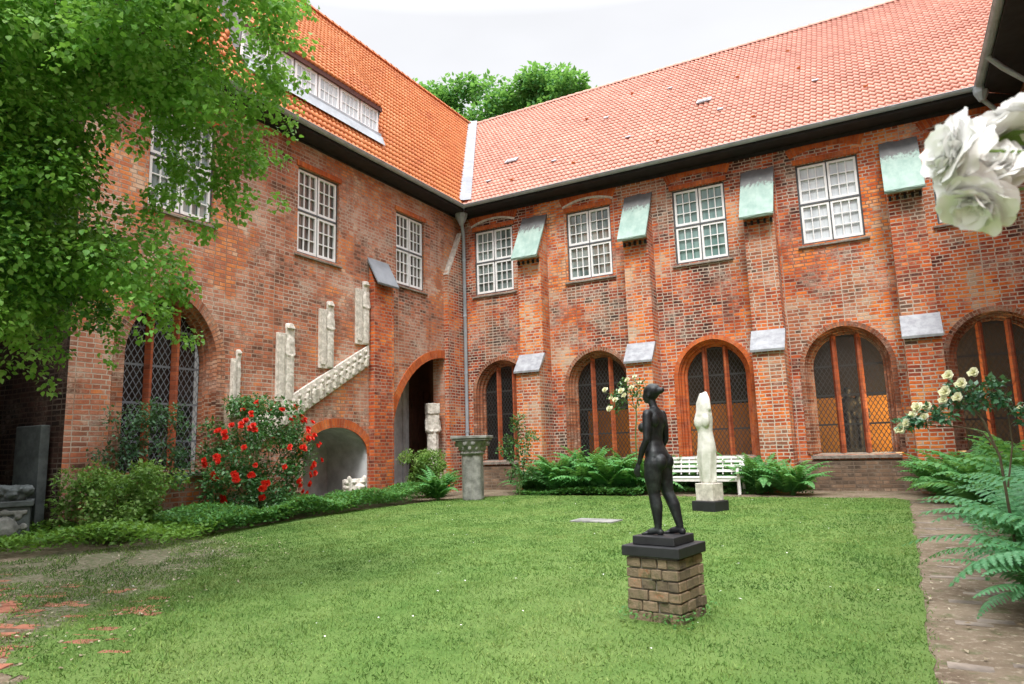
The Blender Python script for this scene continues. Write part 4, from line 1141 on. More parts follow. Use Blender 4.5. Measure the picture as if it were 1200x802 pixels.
# ---- robed figure carved as a shaft, in the porch
def robed(mb, x, y, z0, h, w=1.0, seed=0):
    r_ = random.Random(seed)
    loft_z(mb, [(z0, x, y, .13 * w, .15 * w), (z0 + h * .2, x, y, .125 * w, .145 * w), (z0 + h * .5, x, y, .12 * w, .15 * w), (z0 + h * .66, x, y, .12 * w, .17 * w), (z0 + h * .77, x, y, .11 * w, .175 * w), (z0 + h * .82, x, y, .07 * w, .11 * w), (z0 + h * .84, x, y, .05 * w, .055 * w)], 18, 2.4)
    ell(mb, (x, y, z0 + h * .91), (.075 * w, .07 * w, h * .085))
    ell(mb, (x + .0, y, z0 + h * .95), (.085 * w, .08 * w, h * .05))
    for k in range(6):
        a = -1.3 + k * .52 + r_.uniform(-.1, .1)
        limb(mb, [(x + .125 * w * cos(a), y + .145 * w * sin(a), z0 + .02), (x + .125 * w * cos(a + .1), y + .145 * w * sin(a + .1), z0 + h * (.45 + r_.uniform(-.1, .1))), (x + .11 * w * cos(a * .6), y + .14 * w * sin(a * .6), z0 + h * .66)], [.02 * w, .024 * w, .014 * w], 6)
    for sg in (1, -1):
        limb(mb, [(x + .0, y + sg * .165 * w, z0 + h * .75), (x + .05 * w, y + sg * .18 * w, z0 + h * .6), (x + .13 * w, y + sg * .05 * w, z0 + h * .58)], [.045 * w, .045 * w, .035 * w], 8)
herm = thing('robed_figure', 'pale stone column figure in a long robe standing in the porch arch', 'statue', (-13.22, 18.52, 0), radians(-35))
mb = MB(); mb.box(-.2, .2, -.22, .22, 0, .62); mb.box(-.17, .17, -.19, .19, .62, .75); mb.build('plinth', M['limestone'], herm, bevel=0.01)
mb = MB(); robed(mb, 0, 0, .74, 2.08, 1.25, 3); mb.box(-.17, .17, -.21, .21, 2.52, 2.86); mb.box(-.16, .14, -.2, .2, 1.9, 2.5); mb.box(-.14, .10, -.15, .15, .74, 2.3); ell(mb, (.06, -.08, 2.62), (.08, .075, .12)); ell(mb, (.06, .08, 2.62), (.08, .075, .12)); remesh_build('figure', mb, M['limestone'], herm, 0.024, 2, (0.08, 0.03))

# ---- stone reliefs on the left wall
def relief(label, y0, y1, z0, z1, seed):
    t = thing('stone_relief', label, 'relief', (-13, (y0 + y1) / 2, z0), 0, 'weathered stone reliefs on the left wing wall')
    w, h = (y1 - y0), (z1 - z0)
    t.scale = (0.62, 1, 1)
    mb = MB(); mb.box(0.0, .12, -w / 2, -w * .02, 0, h * .86); mb.box(0.12, .17, -w * .42, -w * .16, h * .05, h * .82)
    mb.build('pilaster', M['limestone'], t, bevel=0.012)
    mb = MB()
    k = w * 1.35
    robed(mb, .08, w * .20, 0.03, h - .05, k, seed)
    mb.box(0.002, .10, -w * .02, w * .46, 0.01, h * .93)
    mb.hexa([(0.01, w * .2 - w * .24, h * .93), (.20, w * .2 - w * .20, h * .93), (.20, w * .2 + w * .20, h * .93), (0.01, w * .2 + w * .24, h * .93), (0.01, w * .2 - w * .16, h), (.13, w * .2 - w * .10, h * 1.0), (.13, w * .2 + w * .12, h * 1.0), (0.01, w * .2 + w * .2, h)])
    mb.box(0.002, .06, -w * .02, w * .44, h * .80, h * .985)
    remesh_build('carved_figure', mb, M['limestone'], t, 0.024, 1, (0.07, 0.035))
    return t
relief('narrow grey stone relief fragment beside the large leaded window, above the red roses', 10.43, 10.69, 2.2, 3.75, 1)
relief('stone relief figure lowest on the frieze, above the red roses', 11.72, 12.30, 2.62, 4.58, 2)
relief('stone relief figure at the middle of the slanting frieze', 13.13, 13.69, 3.55, 5.38, 3)
relief('highest stone relief figure, at the upper end of the frieze beside the buttress', 14.53, 15.12, 4.35, 6.21, 4)
fz = thing('stone_frieze', 'slanting band of pale carved stone rising across the brick wall to the buttress', 'relief', (-13, 13.2, 2.95), 0)
bt = lambda u: 2.38 + (u - 11.46) * (4.21 - 2.38) / 3.30; bb = lambda u: 2.28 + (u - 12.42) * (3.74 - 2.28) / 2.56
mb = MB()
fr_ = random.Random(8)
cuts = [11.0, 11.75, 12.45, 12.85, 13.3, 13.75, 14.2, 14.62, 15.06]
for a, b in zip(cuts, cuts[1:]):
    a += .008; b -= .008
    f = lambda u, z, x: (x, u - 13.2, z - 2.95)
    mb.hexa([f(a, bb(a), .002), f(a, bb(a), .09), f(b, bb(b), .09), f(b, bb(b), .002), f(a, bt(a), .002), f(a, bt(a), .09), f(b, bt(b), .09), f(b, bt(b), .002)])
mb.build('band', M['limestone'], fz, bevel=0.01)
mb = MB()
for k in range(16):
    u = 11.2 + k * .245; zc = (bt(u) + bb(u)) / 2; hh = (bt(u) - bb(u)) * .5
    limb(mb, [(.10, u - 13.2, zc - hh * .75 - 2.95), (.13, u - 13.2 + fr_.uniform(-.03, .03), zc + hh * .2 - 2.95)], [.055, .05], 8)
    ell(mb, (.14, u - 13.2 + fr_.uniform(-.03, .03), zc + hh * .58 - 2.95), (.05, .05, .065))
    limb(mb, [(.12, u - 13.26, zc - 2.95), (.16, u - 13.12, zc + fr_.uniform(-.12, .12) - 2.95)], [.03, .025], 6)
remesh_build('carved_figures', mb, M['limestone'], fz, 0.02, 1, (0.06, 0.03))

# ---- lion head in the niche
lion = thing('lion_head', 'pale stone lion head lying at the mouth of the arched niche', 'sculpture', (-12.75, 14.35, 0.30), radians(-20))
mb = MB()
mb.hexa([(-.30, -.24, -.28), (.16, -.22, -.28), (.16, .22, -.28), (-.30, .24, -.28), (-.30, -.27, .34), (.10, -.23, .36), (.10, .23, .36), (-.30, .27, .34)])
mb.hexa([(.10, -.15, -.02), (.32, -.12, .0), (.32, .12, .0), (.10, .15, -.02), (.08, -.15, .22), (.30, -.10, .17), (.30, .10, .17), (.08, .15, .22)])
ell(mb, (.31, 0, .15), (.045, .06, .04)); ell(mb, (.20, 0, -.09), (.13, .12, .05))
for sg in (1, -1):
    ell(mb, (.02, sg * .225, .36), (.09, .05, .08)); ell(mb, (.13, sg * .12, .27), (.07, .07, .03))
    for k in range(4): ell(mb, (-.06 - .03 * k, sg * .27, .26 - k * .13), (.12, .05, .07))
remesh_build('head', mb, M['limestone'], lion, 0.018, 2, (0.07, 0.02))

# ---- stones at the left edge
tb = MB(); tb.box(-.42, .42, -.08, .08, 0, 2.0)
tomb = tb.build('tombstone', M['dark_stone'], None, bevel=0.015); tomb.location = (-13.72, 6.80, 0.0)
tag(tomb, 'tall dark stone slab standing in the shade against the end wall', 'tombstone')
cs = thing('carved_stone', 'carved grey stone block with rounded shield and worn capital, at the left edge', 'stonework', (-13.2, 6.2, 0), radians(62))
mb = MB(); mb.box(-.36, .36, -.3, .3, 0, .62); mb.box(-.40, .40, -.34, .34, .625, .72); mb.build('block', M['dark_stone'], cs, bevel=0.015)
mb = MB(); ell(mb, (0.02, -.30, .28), (.20, .055, .20)); mb.box(-.30, .32, -.325, -.28, .06, .12); mb.box(-.30, .32, -.325, -.28, .50, .57)
for k in range(5): ell(mb, (.02 + .26 * cos(pi * k / 4), -.30, .30 + .24 * sin(pi * k / 4)), (.06, .035, .06))
remesh_build('shield', mb, M['grey_stone'], cs, 0.016, 1, (0.05, 0.02))
mb = MB()
mb.hexa([(-.30, -.24, .715), (.28, -.24, .715), (.28, .22, .715), (-.30, .22, .715), (-.40, -.30, .98), (.36, -.28, .93), (.33, .26, .95), (-.36, .28, 1.0)])
for k in range(4): ell(mb, (-.30 + k * .2, -.26, .84 + .04 * (k % 2)), (.09, .08, .09))
remesh_build('capital', mb, M['dark_stone'], cs, 0.018, 2, (0.09, 0.08))
pq = MB(); pq.hexa([(-.42, -.22, -.02), (.40, -.25, -.02), (.43, .2, -.02), (-.40, .24, -.02), (-.42, -.22, .03), (.40, -.25, .032), (.43, .2, .03), (-.40, .24, .034)])
pqo = pq.build('grave_slab', M['grey_stone'], None, bevel=0.008); pqo.location = (-4.85, 11.75, 0); tag(pqo, 'small flat stone slab set flush in the middle of the lawn', 'stone slab')
# sculpture inside the lit window
ins = MB(); robed(ins, 0, 0, 0.9, 1.75, 1.35, 9); robed(ins, 0.05, .26, 0.9, 1.5, 1.2, 4); ins.box(-.32, .32, -.3, .5, 0, .9)
io = remesh_build('indoor_statue', ins, M['black_stone'], None, 0.03, 2); io.location = (-1.12, 21.7, 0.12); io.rotation_euler = (0, 0, radians(-80))
tag(io, 'dark standing figure group seen through the orange lit leaded window', 'statue')
# ------------------------------------------------------------------ plants
LEAF_V = [(0, 0, 0), (-.30, .42, .07), (.30, .42, .07), (0, .45, 0), (0, 1.0, -.10)]
LEAF_F = [(0, 3, 1), (0, 2, 3), (1, 3, 4), (3, 2, 4)]
HEART_V = [(0, 0, 0), (-.36, .18, .05), (-.40, .50, .08), (.36, .18, .05), (.40, .50, .08), (0, .5, 0), (0, 1.0, -.14)]
HEART_F = [(0, 5, 2, 1), (2, 5, 6), (0, 3, 4, 5), (4, 6, 5)]

def leaf_cloud(name, mat, parent, centres, radii, counts, size, up=0.6, droop=0.0, tmpl=(LEAF_V, LEAF_F), flat=1.0, seed=0, shell=0.5, jitter=0.35):
    """leaves spread through clumps: denser towards each clump's outside, facing out and up"""
    g = np.random.default_rng(seed)
    P, Dr, U = [], [], []
    for c, r, k in zip(centres, radii, counts):
        d = g.normal(size=(k, 3)); d /= np.linalg.norm(d, axis=1, keepdims=True)
        rr = g.random(k) ** shell
        p = d * rr[:, None] * np.asarray(r) * (1, 1, flat)
        P.append(p + np.asarray(c))
        a = d * (1, 1, .5) + g.normal(size=(k, 3)) * 0.7; a[:, 2] -= droop
        Dr.append(a)
        u = d * 0.6 + np.array([0, 0, up * 2]) + g.normal(size=(k, 3)) * 0.45
        U.append(u)
    P = np.concatenate(P); Dr = np.concatenate(Dr); U = np.concatenate(U)
    m = frames(Dr, U) * (size * (1 + g.uniform(-jitter, jitter, len(P))))[:, None, None]
    P[:, 2] = np.maximum(P[:, 2], 0.02)
    return scatter(name, *tmpl, P, m, mat, parent)

def stems(name, mat, parent, base, tips, r0, r1, sag=0.0, n=5):
    mb = MB()
    for t in tips:
        b, t = Vector(base) + Vector((random.uniform(-.06, .06), random.uniform(-.06, .06), 0)), Vector(t)
        pts, rad = [], []
        for k in range(n + 1):
            q = k / n
            p = b.lerp(t, q); p.z = b.z + (t.z - b.z) * q ** 0.75 + sag * sin(pi * q)
            p += Vector((random.uniform(-.03, .03), random.uniform(-.03, .03), 0)) * sin(pi * q)
            pts.append(p); rad.append(r0 + (r1 - r0) * q)
        mb.tube(pts, rad, 6)
    return mb.build(name, mat, parent)

# ---- ferns
def fern_mesh(name, mat, nf, L, npin, detail, seed, wide=0.19, lift=76, spread=62):
    g = random.Random(seed)
    V, F = [], []
    def add(pts):
        k = len(V); V.extend(pts); F.append(tuple(range(k, k + len(pts))))
    for f in range(nf):
        az = 2 * pi * f / nf + g.uniform(-.25, .25)
        ln = L * g.uniform(.75, 1.08); low = g.random() < .3; el0 = radians(lift - (26 if low else 0) + g.uniform(-10, 10)); dr = radians(spread + g.uniform(-14, 26))
        twist = g.uniform(-.35, .35)
        steps = npin + 2
        p = Vector((cos(az) * .04, sin(az) * .04, 0.0)); path = []
        azc = az
        for k in range(steps + 1):
            t = k / steps
            e = el0 - dr * t ** 1.25
            azc = az + twist * t
            d = Vector((cos(azc) * cos(e), sin(azc) * cos(e), sin(e)))
            path.append((p.copy(), d, azc)); p = p + d * (ln / steps)
        # rachis
        for k in range(steps):
            (a, d, z1), (b, _, z2) = path[k], path[k + 1]
            s = Vector((-sin(z1), cos(z1), 0)) * (0.005 * (1 - k / steps) + .0012)
            add([a - s, a + s, b + s, b - s])
        for k in range(2, steps + 1):
            t = k / steps
            a, d, z_ = path[k]
            s = Vector((-sin(z_), cos(z_), 0)); nrm = s.cross(d).normalized()
            if nrm.z < 0: nrm = -nrm
            pl = wide * (L / 1.0) * min(1, .30 + t * 2.3) * (1.02 - t) ** 0.72 * g.uniform(.92, 1.05)
            if pl < .006: continue
            pw = ln / steps * 0.56
            for sg in (1, -1):
                dirp = (s * sg * .94 + d * .40 - Vector((0, 0, .14 + .22 * g.random()))).normalized()
                wv = dirp.cross(nrm).normalized()
                o = a + d * g.uniform(-.003, .003)
                if detail:
                    m = 7
                    prev = o
                    for j in range(m):
                        s0, s1 = j / m, (j + 1) / m
                        cur0 = o + dirp * pl * s0 - nrm * (pl * .22 * s0 * s0); cur1 = o + dirp * pl * s1 - nrm * (pl * .22 * s1 * s1)
                        w = pw * (1.05 - s0) ** .8
                        tip = cur1 + dirp * (pl / m * .25)
                        if j == m - 1: add([cur0 - wv * w * .4, cur0 + wv * w * .4, cur1 + dirp * pl * .03])
                        else:
                            add([cur0, cur0.lerp(tip, .55) + wv * w, tip + wv * w * .55, cur1])
                            add([cur0, cur1, tip - wv * w * .55, cur0.lerp(tip, .55) - wv * w])
                else:
                    mid = o + dirp * pl * .4 + nrm * .002; tip = o + dirp * pl - nrm * pl * .2
                    add([o, mid + wv * pw, tip, mid - wv * pw])
    idx = np.concatenate([np.array(f) for f in F])
    o = mesh_np(name, [tuple(v) for v in V], idx, [len(f) for f in F], mat)
    return o
fern_far = [fern_mesh('fern', M['fern'], 34, 1.0, 15, False, s, wide=.25, lift=84, spread=84) for s in (1, 2, 3)]
fern_near = [fern_mesh('fern', M['fern_dark'], 32, 1.0, 25, True, s, wide=.20, lift=84, spread=88) for s in (5, 6)]
used = set()
def place_fern(proto, x, y, s, rz, label, group, tilt=(0, 0), z=0.0):
    o = proto if proto.name not in used else proto.copy()
    if proto.name in used: C.objects.link(o)
    used.add(proto.name)
    o.location = (x, y, z); o.scale = (s, s, s * random.uniform(.92, 1.05)); o.rotation_euler = (tilt[0], tilt[1], rz)
    tag(o, label, 'fern', group)
    return o
GB = 'ferns massed along the long brick wing'
bank = [(-9.2, 18.7, 1.15, 'fern between the staked rose bush and the first tall buttress from the corner'),
        (-8.55, 18.25, 1.35, 'bright fern at the left end of the fern bank below the leaded window'),
        (-7.75, 18.35, 1.45, 'full bright fern in the middle of the bank below the leaded window'),
        (-7.0, 18.2, 1.45, 'tall bright fern of the bank just left of the nude statue'),
        (-6.3, 18.4, 1.35, 'fern at the right end of the bank, against the buttress behind the cream rose tree'),
        (-5.55, 19.5, 1.1, 'fern behind the left half of the white bench'),
        (-4.7, 19.6, 1.2, 'tall fern behind the middle of the white bench'),
        (-3.85, 19.5, 1.2, 'tall fern behind the right arm of the white bench'),
        (-3.15, 18.7, 1.15, 'fern just right of the white bench'),
        (-2.35, 18.35, 1.15, 'separate fern at the foot of the buttress, just left of the lit window')]
for i, (x, y, s, lb) in enumerate(bank):
    place_fern(fern_far[i % 3], x, y - .1, s * 1.1, random.uniform(0, 6), lb, GB)
for i, (x, y, s) in enumerate(((-8.9, 19.2, 1.35), (-8.1, 19.2, 1.6), (-7.3, 19.1, 1.6), (-6.9, 19.4, 1.5), (-9.9, 18.9, 1.1))):
    place_fern(fern_far[(i + 1) % 3], x, y, s, random.uniform(0, 6), 'fern in the second row of the bank, close against the brick wall', GB)
GR = 'bluish ferns along the right hand path'
rights = [(0, 0.72, 18.5, 1.3, 'dark small fern in the back corner below the rose tree'), (1, 1.5, 18.2, 1.5, 'fern in the back bed under the right hand arched window'),
          (2, 0.95, 16.4, 1.4, 'fern on the path edge, farthest one that leans over the path'), (0, 2.0, 16.0, 1.7, 'fern deep in the right bed below the last arched window'),
          (1, 1.25, 13.8, 1.55, 'fern in the right bed behind the large near fern, on its left'), (2, 1.9, 12.4, 1.7, 'fern at the right edge behind the large near fern')]
for k, x, y, s, lb in rights:
    o = place_fern(fern_far[k], x, y, s, random.uniform(0, 6), lb, GR)
nears = [(0, 1.65, 10.6, 1.5, 'bluish fern rising behind the largest near fern'), (1, 1.35, 8.5, 1.45, 'large arching fern with long fronds over the brick path'),
         (0, 1.12, 7.2, 1.4, 'nearest large fern at the right edge, fronds cut by the frame'), (1, 1.5, 6.5, 1.6, 'fern at the far right edge beside the nearest fern'),
         (0, 1.25, 5.2, 0.85, 'low fern by the path at the bottom right corner'), (1, 0.98, 6.55, 0.95, 'smaller fern in front of the rose stem, beside the brick path')]
for k, x, y, s, lb in nears: place_fern(fern_near[k], x, y, s, random.uniform(0, 6), lb, GR)
place_fern(fern_far[1], -10.95, 15.55, 1.05, 2.0, 'fern at the foot of the bright shrub beside the stone column', None)

# ---- low ground cover
def cover(name, label, mat, poly, n, size, hmin, hmax, seed, tall=None):
    g = np.random.default_rng(seed)
    a = np.array(poly); lo, hi = a.min(0), a.max(0)
    P = []
    while len(P) < n:
        q = lo + g.random(2) * (hi - lo)
        if inside(q, poly): P.append(q)
    P = np.array(P)
    bump_ = 0.5 + 0.25 * np.sin(P[:, 0] * 2.1 + 1.3 * np.sin(P[:, 1] * 1.7)) + 0.25 * np.sin(P[:, 1] * 2.9 + P[:, 0])
    z = (hmin + (hmax - hmin) * bump_) * (1 - 0.75 * g.random(n) ** 2.2)
    pos = np.column_stack([P, z])
    d = g.normal(size=(n, 3)) * (1, 1, .35); d[:, 2] += .25
    u = np.array([0, 0, 1.6]) + g.normal(size=(n, 3)) * .5
    m = frames(d, u) * (size * g.uniform(.6, 1.3, n))[:, None, None]
    o = scatter(name, LEAF_V, LEAF_F, pos, m, mat)
    tag(o, label, 'ground cover', kind='stuff'); return o
cover('ground_cover', 'leafy ground cover along the left bed', M['cover_leaf'], [(-10.3, 8.0), (-10.85, 10.5), (-10.95, 12.6), (-12.95, 13.0), (-12.95, 7.6)], 24000, 0.08, .16, .46, 1)
cover('ground_cover', 'light leafy ground cover in front of the niche', M['cover_leaf'], [(-10.95, 12.6), (-11.0, 14.6), (-10.75, 15.4), (-12.6, 15.8), (-12.9, 13.0)], 11000, 0.07, .16, .48, 2)
cover('ground_cover', 'yellow green ground cover at the left edge', M['cover_lime'], [(-9.75, 6.7), (-10.35, 8.3), (-12.9, 8.3), (-15.5, 6.4), (-15.5, 4.4), (-11.6, 5.0), (-10.9, 5.6)], 12000, 0.085, .14, .38, 3)
cover('ground_cover', 'low green cover in front of the ferns', M['cover_leaf'], [(-9.7, 17.5), (-6.0, 17.5), (-6.0, 18.3), (-9.6, 18.6)], 6500, 0.075, .08, .30, 4)
cover('ground_cover', 'low weeds in the back bed near the lit window', M['cover_leaf'], [(-5.6, 18.8), (-1.9, 18.1), (-1.9, 18.9), (-5.6, 19.5)], 2500, 0.07, .04, .18, 5)
cover('ground_cover', 'dark weeds under the right hand ferns', M['fern_dark'], [(0.52, 3.2), (0.72, 6.0), (0.8, 18.6), (3.3, 18.8), (3.3, 3.2)], 19000, 0.06, .03, .22, 6)
cover('ground_cover', 'weeds round the foot of the brick pedestal', M['cover_leaf'], [(-2.08, 5.22), (-1.42, 5.10), (-1.36, 5.86), (-2.01, 5.94)], 420, 0.034, .02, .10, 7)

# ---- rose blooms
def bloom_mesh(name, mat, size, rings, res, seed, ruffle=0.06):
    g = random.Random(seed); V, F = [], []
    for (k, r0, r1, el, wdt) in rings:
        for i in range(k):
            az = 2 * pi * (i + g.uniform(-.18, .18)) / k + r1 * 5
            e1 = radians(el + g.uniform(-9, 9) * (1.6 if ruffle < .06 else 1))
            L = (r1) * g.uniform(.85, 1.12); w = wdt * g.uniform(.85, 1.12)
            base = len(V); ph = g.uniform(0, 6)
            for a in range(res + 1):
                t = a / res
                e = e1 + (pi / 2 - e1) * .55 * (1 - t) - radians(26) * max(0, t - .65) / .35
                # integrate profile coarsely
                rr = r0 + L * t * cos(e1) * (.55 + .45 * t); zz = L * t * sin(e1) * (1.12 - .22 * t) + .10 * (1 - r1)
                wv = w * (0.30 + 0.70 * sin(pi * min(1, .18 + .62 * t))) * (1 if t < .85 else .86)
                for b in range(res + 1):
                    s = b / res * 2 - 1
                    cup = .22 * w * s * s
                    zz2 = zz + ruffle * sin(3.1 * s + ph) * t * t + ruffle * .8 * sin(5.3 * s + 2 * ph) * t ** 3
                    rx = rr - cup * (.6 + .4 * sin(e1)) - (.10 * L * s * s * t)
                    px, py = rx, wv * s
                    V.append(((px * cos(az) - py * sin(az)) * size, (px * sin(az) + py * cos(az)) * size, zz2 * size))
            for a in range(res):
                for b in range(res):
                    o = base + a * (res + 1) + b
                    F.append((o, o + 1, o + res + 2, o + res + 1))
    return mesh_np(name, V, np.array(F).ravel(), [4] * len(F), mat, smooth=True)
RINGS_S = [(3, .02, .34, 80, .26), (4, .05, .48, 62, .32), (5, .08, .58, 36, .36), (6, .08, .62, 10, .36)]
red_b = [bloom_mesh('bloom', M['red_petal'], .085, RINGS_S, 2, s) for s in (1, 2)]
cream_b = [bloom_mesh('bloom', M['cream_petal'], .10, RINGS_S, 3, s) for s in (3, 4)]
first = set()
def put_bloom(proto, parent, loc, nrm, s=1.0):
    if proto.name in first: o = proto.copy(); C.objects.link(o)
    else: o = proto; first.add(proto.name)
    o.parent = parent; o.location = loc
    q = Vector(nrm).to_track_quat('Z', 'Y'); o.rotation_euler = q.to_euler(); o.scale = (s, s, s)
    return o

# ---- red climbing rose in the left bed
rb_ = thing('rose_bush', 'tall rose bush covered in bright red blooms beside the large leaded window', 'rose bush', (-12.1, 10.45, 0))
cl, rd = [], []
gr = random.Random(12)
for k in range(66):
    z = gr.uniform(.25, 2.5)
    w = 1.25 - .25 * abs(z - 1.0)
    a = gr.uniform(0, 2 * pi); r = sqrt(gr.random()) * w
    cl.append((r * cos(a) * .75, r * sin(a) * 1.08 + .1, z)); rd.append((.28, .30, .22))
cl += [(-.2, .15, 2.45), (.1, .45, 2.3), (0, -.2, 2.3), (.2, .95, 1.95)]; rd += [(.15, .15, .2)] * 4
leaf_cloud('foliage', M['rose_leaf'], rb_, cl, rd, [150] * len(cl), .082, seed=21)
stems('stem', M['stem'], rb_, (0, 0, 0), [(c[0] * .9, c[1] * .9, c[2]) for c in cl[::3]], .018, .006)
made = 0
while made < 96:
    d = Vector((gr.uniform(.05, 1), gr.uniform(-1, .8), gr.uniform(-.75, 1))).normalized()
    if d.x < .15 and d.z < .5 and d.y > -.3: continue
    p = Vector((d.x * 1.06, d.y * 1.34 + .1, 1.28 + d.z * 1.2)) + Vector([gr.gauss(0, .05) for _ in range(3)])
    for q in range(gr.choice((1, 1, 2, 3))):
        put_bloom(red_b[made % 2], rb_, p + Vector((gr.uniform(-.03, .05), gr.uniform(-.11, .11), gr.uniform(-.11, .11))) * (q > 0), d + Vector((.2, -.25, .25)), gr.uniform(.95, 1.45)); made += 1

def shrub(name, label, cat, loc, cl, rd, cnt, mat, size, stem=True, seed=0, tips=None, stem_mat='twig', **kw):
    t = thing(name, label, cat, loc)
    leaf_cloud('foliage', M[mat], t, cl, rd, cnt, size, seed=seed, **kw)
    if stem: stems('stem', M[stem_mat], t, (0, 0, 0), tips or [c for c in cl[::2]], .014, .004)
    return t
g_ = random.Random(31)
cl = [(g_.uniform(-.75, .75), g_.uniform(-.85, .7), .2 + g_.random() ** .8 * .95) for _ in range(44)]
cl = [c for c in cl if abs(c[1]) < 1.0 - .55 * max(0, c[2] - .5)]
shrub('shrub', 'yellow green leafy shrub in the left bed in front of the brick corner', 'shrub', (-11.9, 7.35, 0), [(c[0], c[1] * .78, c[2]) for c in cl], [(.24, .24, .2)] * len(cl), [170] * len(cl), 'shrub_leaf', .075, seed=32)
cl = [(g_.uniform(-.2, .2), -.75 + 1.7 * g_.random(), g_.uniform(.9, 2.35)) for _ in range(44)]
cl = [c for c in cl if abs(c[1] - .0) < 1.05 - .35 * abs(c[2] - 1.5)]
shrub('climbing_rose', 'dull green climbing plant without flowers across the foot of the large leaded window', 'climbing plant', (-12.55, 8.25, 0), cl, [(.24, .26, .22)] * len(cl), [62] * len(cl), 'climber_leaf', .075, seed=33)
cl = [(g_.uniform(-.45, .45), g_.uniform(-.75, .75), .3 + g_.random() * 1.05) for _ in range(34)]
cl = [c for c in cl if abs(c[1]) < .85 - .4 * max(0, c[2] - .6)]
shrub('shrub', 'bright yellow green shrub at the foot of the porch arch', 'shrub', (-11.95, 16.5, 0), cl, [(.24, .24, .2)] * len(cl), [150] * len(cl), 'shrub_leaf', .075, seed=34)
cl = [(0, 0, 1.45), (.22, .1, 1.75), (-.25, 0, 1.55), (.3, -.05, 1.35), (-.1, .1, 1.95), (.05, 0, 2.15), (-.45, -.05, 1.3), (.5, 0, 1.65), (-.2, 0, 1.1), (.2, 0, 1.05), (0, .1, .7), (-.3, .1, .6), (.35, .1, .6)]
shrub('rose_bush', 'dark green leafy rose bush without flowers just right of the stone column', 'rose bush', (-9.55, 17.55, 0), cl, [(.22, .22, .2)] * len(cl), [95] * len(cl), 'rose_leaf', .085, seed=35, stem_mat='stem', tips=[(.05, 0, 2.1), (-.3, 0, 1.5), (.3, 0, 1.6), (0, 0, 1.4)])

# ---- cream rose tree behind the statue
rt1 = thing('rose_tree', 'slender standard rose with cream blooms, behind the head of the nude statue', 'rose', (-6.15, 18.05, 0))
cl = [(-.05, 0, 2.75), (-.35, 0, 2.55), (-.62, 0, 2.7), (-.25, 0, 2.95), (.1, 0, 2.95), (.15, 0, 2.6), (-.5, 0, 2.35)]
leaf_cloud('foliage', M['rose_leaf'], rt1, cl, [(.2, .2, .17)] * 7, [60] * 7, .09, seed=40)
stems('stem', M['stem'], rt1, (0, 0, 0), [(.02, 0, 2.4)], .022, .016)
stems('stem', M['stem'], rt1, (.02, 0, 2.3), [(-.55, 0, 2.65), (.1, 0, 2.9), (-.2, 0, 2.9)], .012, .005)
for p, s in (((-.80, -.1, 2.85), 1.35), ((-.12, -.15, 3.08), 1.2), ((.08, -.12, 3.15), 1.1), ((-.30, -.2, 2.78), 1.5), ((-.48, -.2, 2.55), 1.35), ((-.68, -.15, 2.32), 1.5), ((-.22, -.2, 2.66), 1.2), ((-.62, -.15, 2.62), 1.0), ((.0, -.18, 2.86), 1.1), ((.2, -.1, 2.98), .9)):
    put_bloom(cream_b[int(s * 10) % 2], rt1, p, (-.2, -.8, .5), s)

# ---- cream rose on the right, arching over the ferns
rt2 = thing('rose_tree', 'arching rose with large cream blooms and grey green leaves above the right hand ferns', 'rose', (0.78, 7.15, 0))
def arc(*pts, r=(.012, .006)):
    mb = MB(); n_ = len(pts)
    mb.tube(pts, [r[0] + (r[1] - r[0]) * i / (n_ - 1) for i in range(n_)], 7); return mb
arc((0, 0, 0), (-.02, 0, .6), (-.04, -.02, 1.15), (-.12, -.02, 1.45), (-.20, -.02, 1.62), r=(.013, .008)).build('stem', M['twig'], rt2)
arc((-.06, -.02, 1.22), (-.14, -.02, 1.36), (-.28, -.03, 1.41), (-.45, -.04, 1.42), (-.66, -.05, 1.46), r=(.008, .004)).build('stem', M['twig'], rt2)
arc((-.01, 0, .9), (.06, 0, 1.25), (.06, -.02, 1.55), (.16, -.03, 1.55), (.22, -.04, 1.47), r=(.008, .004)).build('stem', M['twig'], rt2)
cl = [(-.25, 0, 1.68), (-.14, 0, 1.72), (-.03, 0, 1.70), (.03, 0, 1.62), (-.18, 0, 1.60), (-.08, 0, 1.60), (-.33, 0, 1.62), (.12, 0, 1.55), (.17, 0, 1.50), (.2, 0, 1.44), (-.62, -.05, 1.50), (-.52, -.04, 1.56), (-.45, -.04, 1.52), (-.38, -.04, 1.50), (-.72, -.05, 1.45), (-.58, -.04, 1.46), (-.02, 0, 1.78), (-.3, 0, 1.76)]
leaf_cloud('foliage', M['rose_leaf_blue'], rt2, cl, [(.08, .09, .05)] * len(cl), [46] * len(cl), .058, seed=41)
for p, s in (((-.335, -.06, 1.86), .72), ((-.15, -.06, 1.87), .70), ((-.25, -.08, 1.78), .78), ((-.375, -.08, 1.72), .78), ((-.395, -.08, 1.65), .62), ((-.29, -.09, 1.665), .68), ((-.60, -.08, 1.595), .75), ((-.52, -.08, 1.60), .62), ((-.64, -.08, 1.53), .55), ((-.555, -.09, 1.51), .55), ((-.70, -.08, 1.455), .70), ((-.745, -.08, 1.41), .78), ((.235, -.05, 1.465), .55), ((.14, -.04, 1.555), .30)):
    put_bloom(cream_b[int(s * 100) % 2], rt2, p, (-.25, -.85, .4), s)

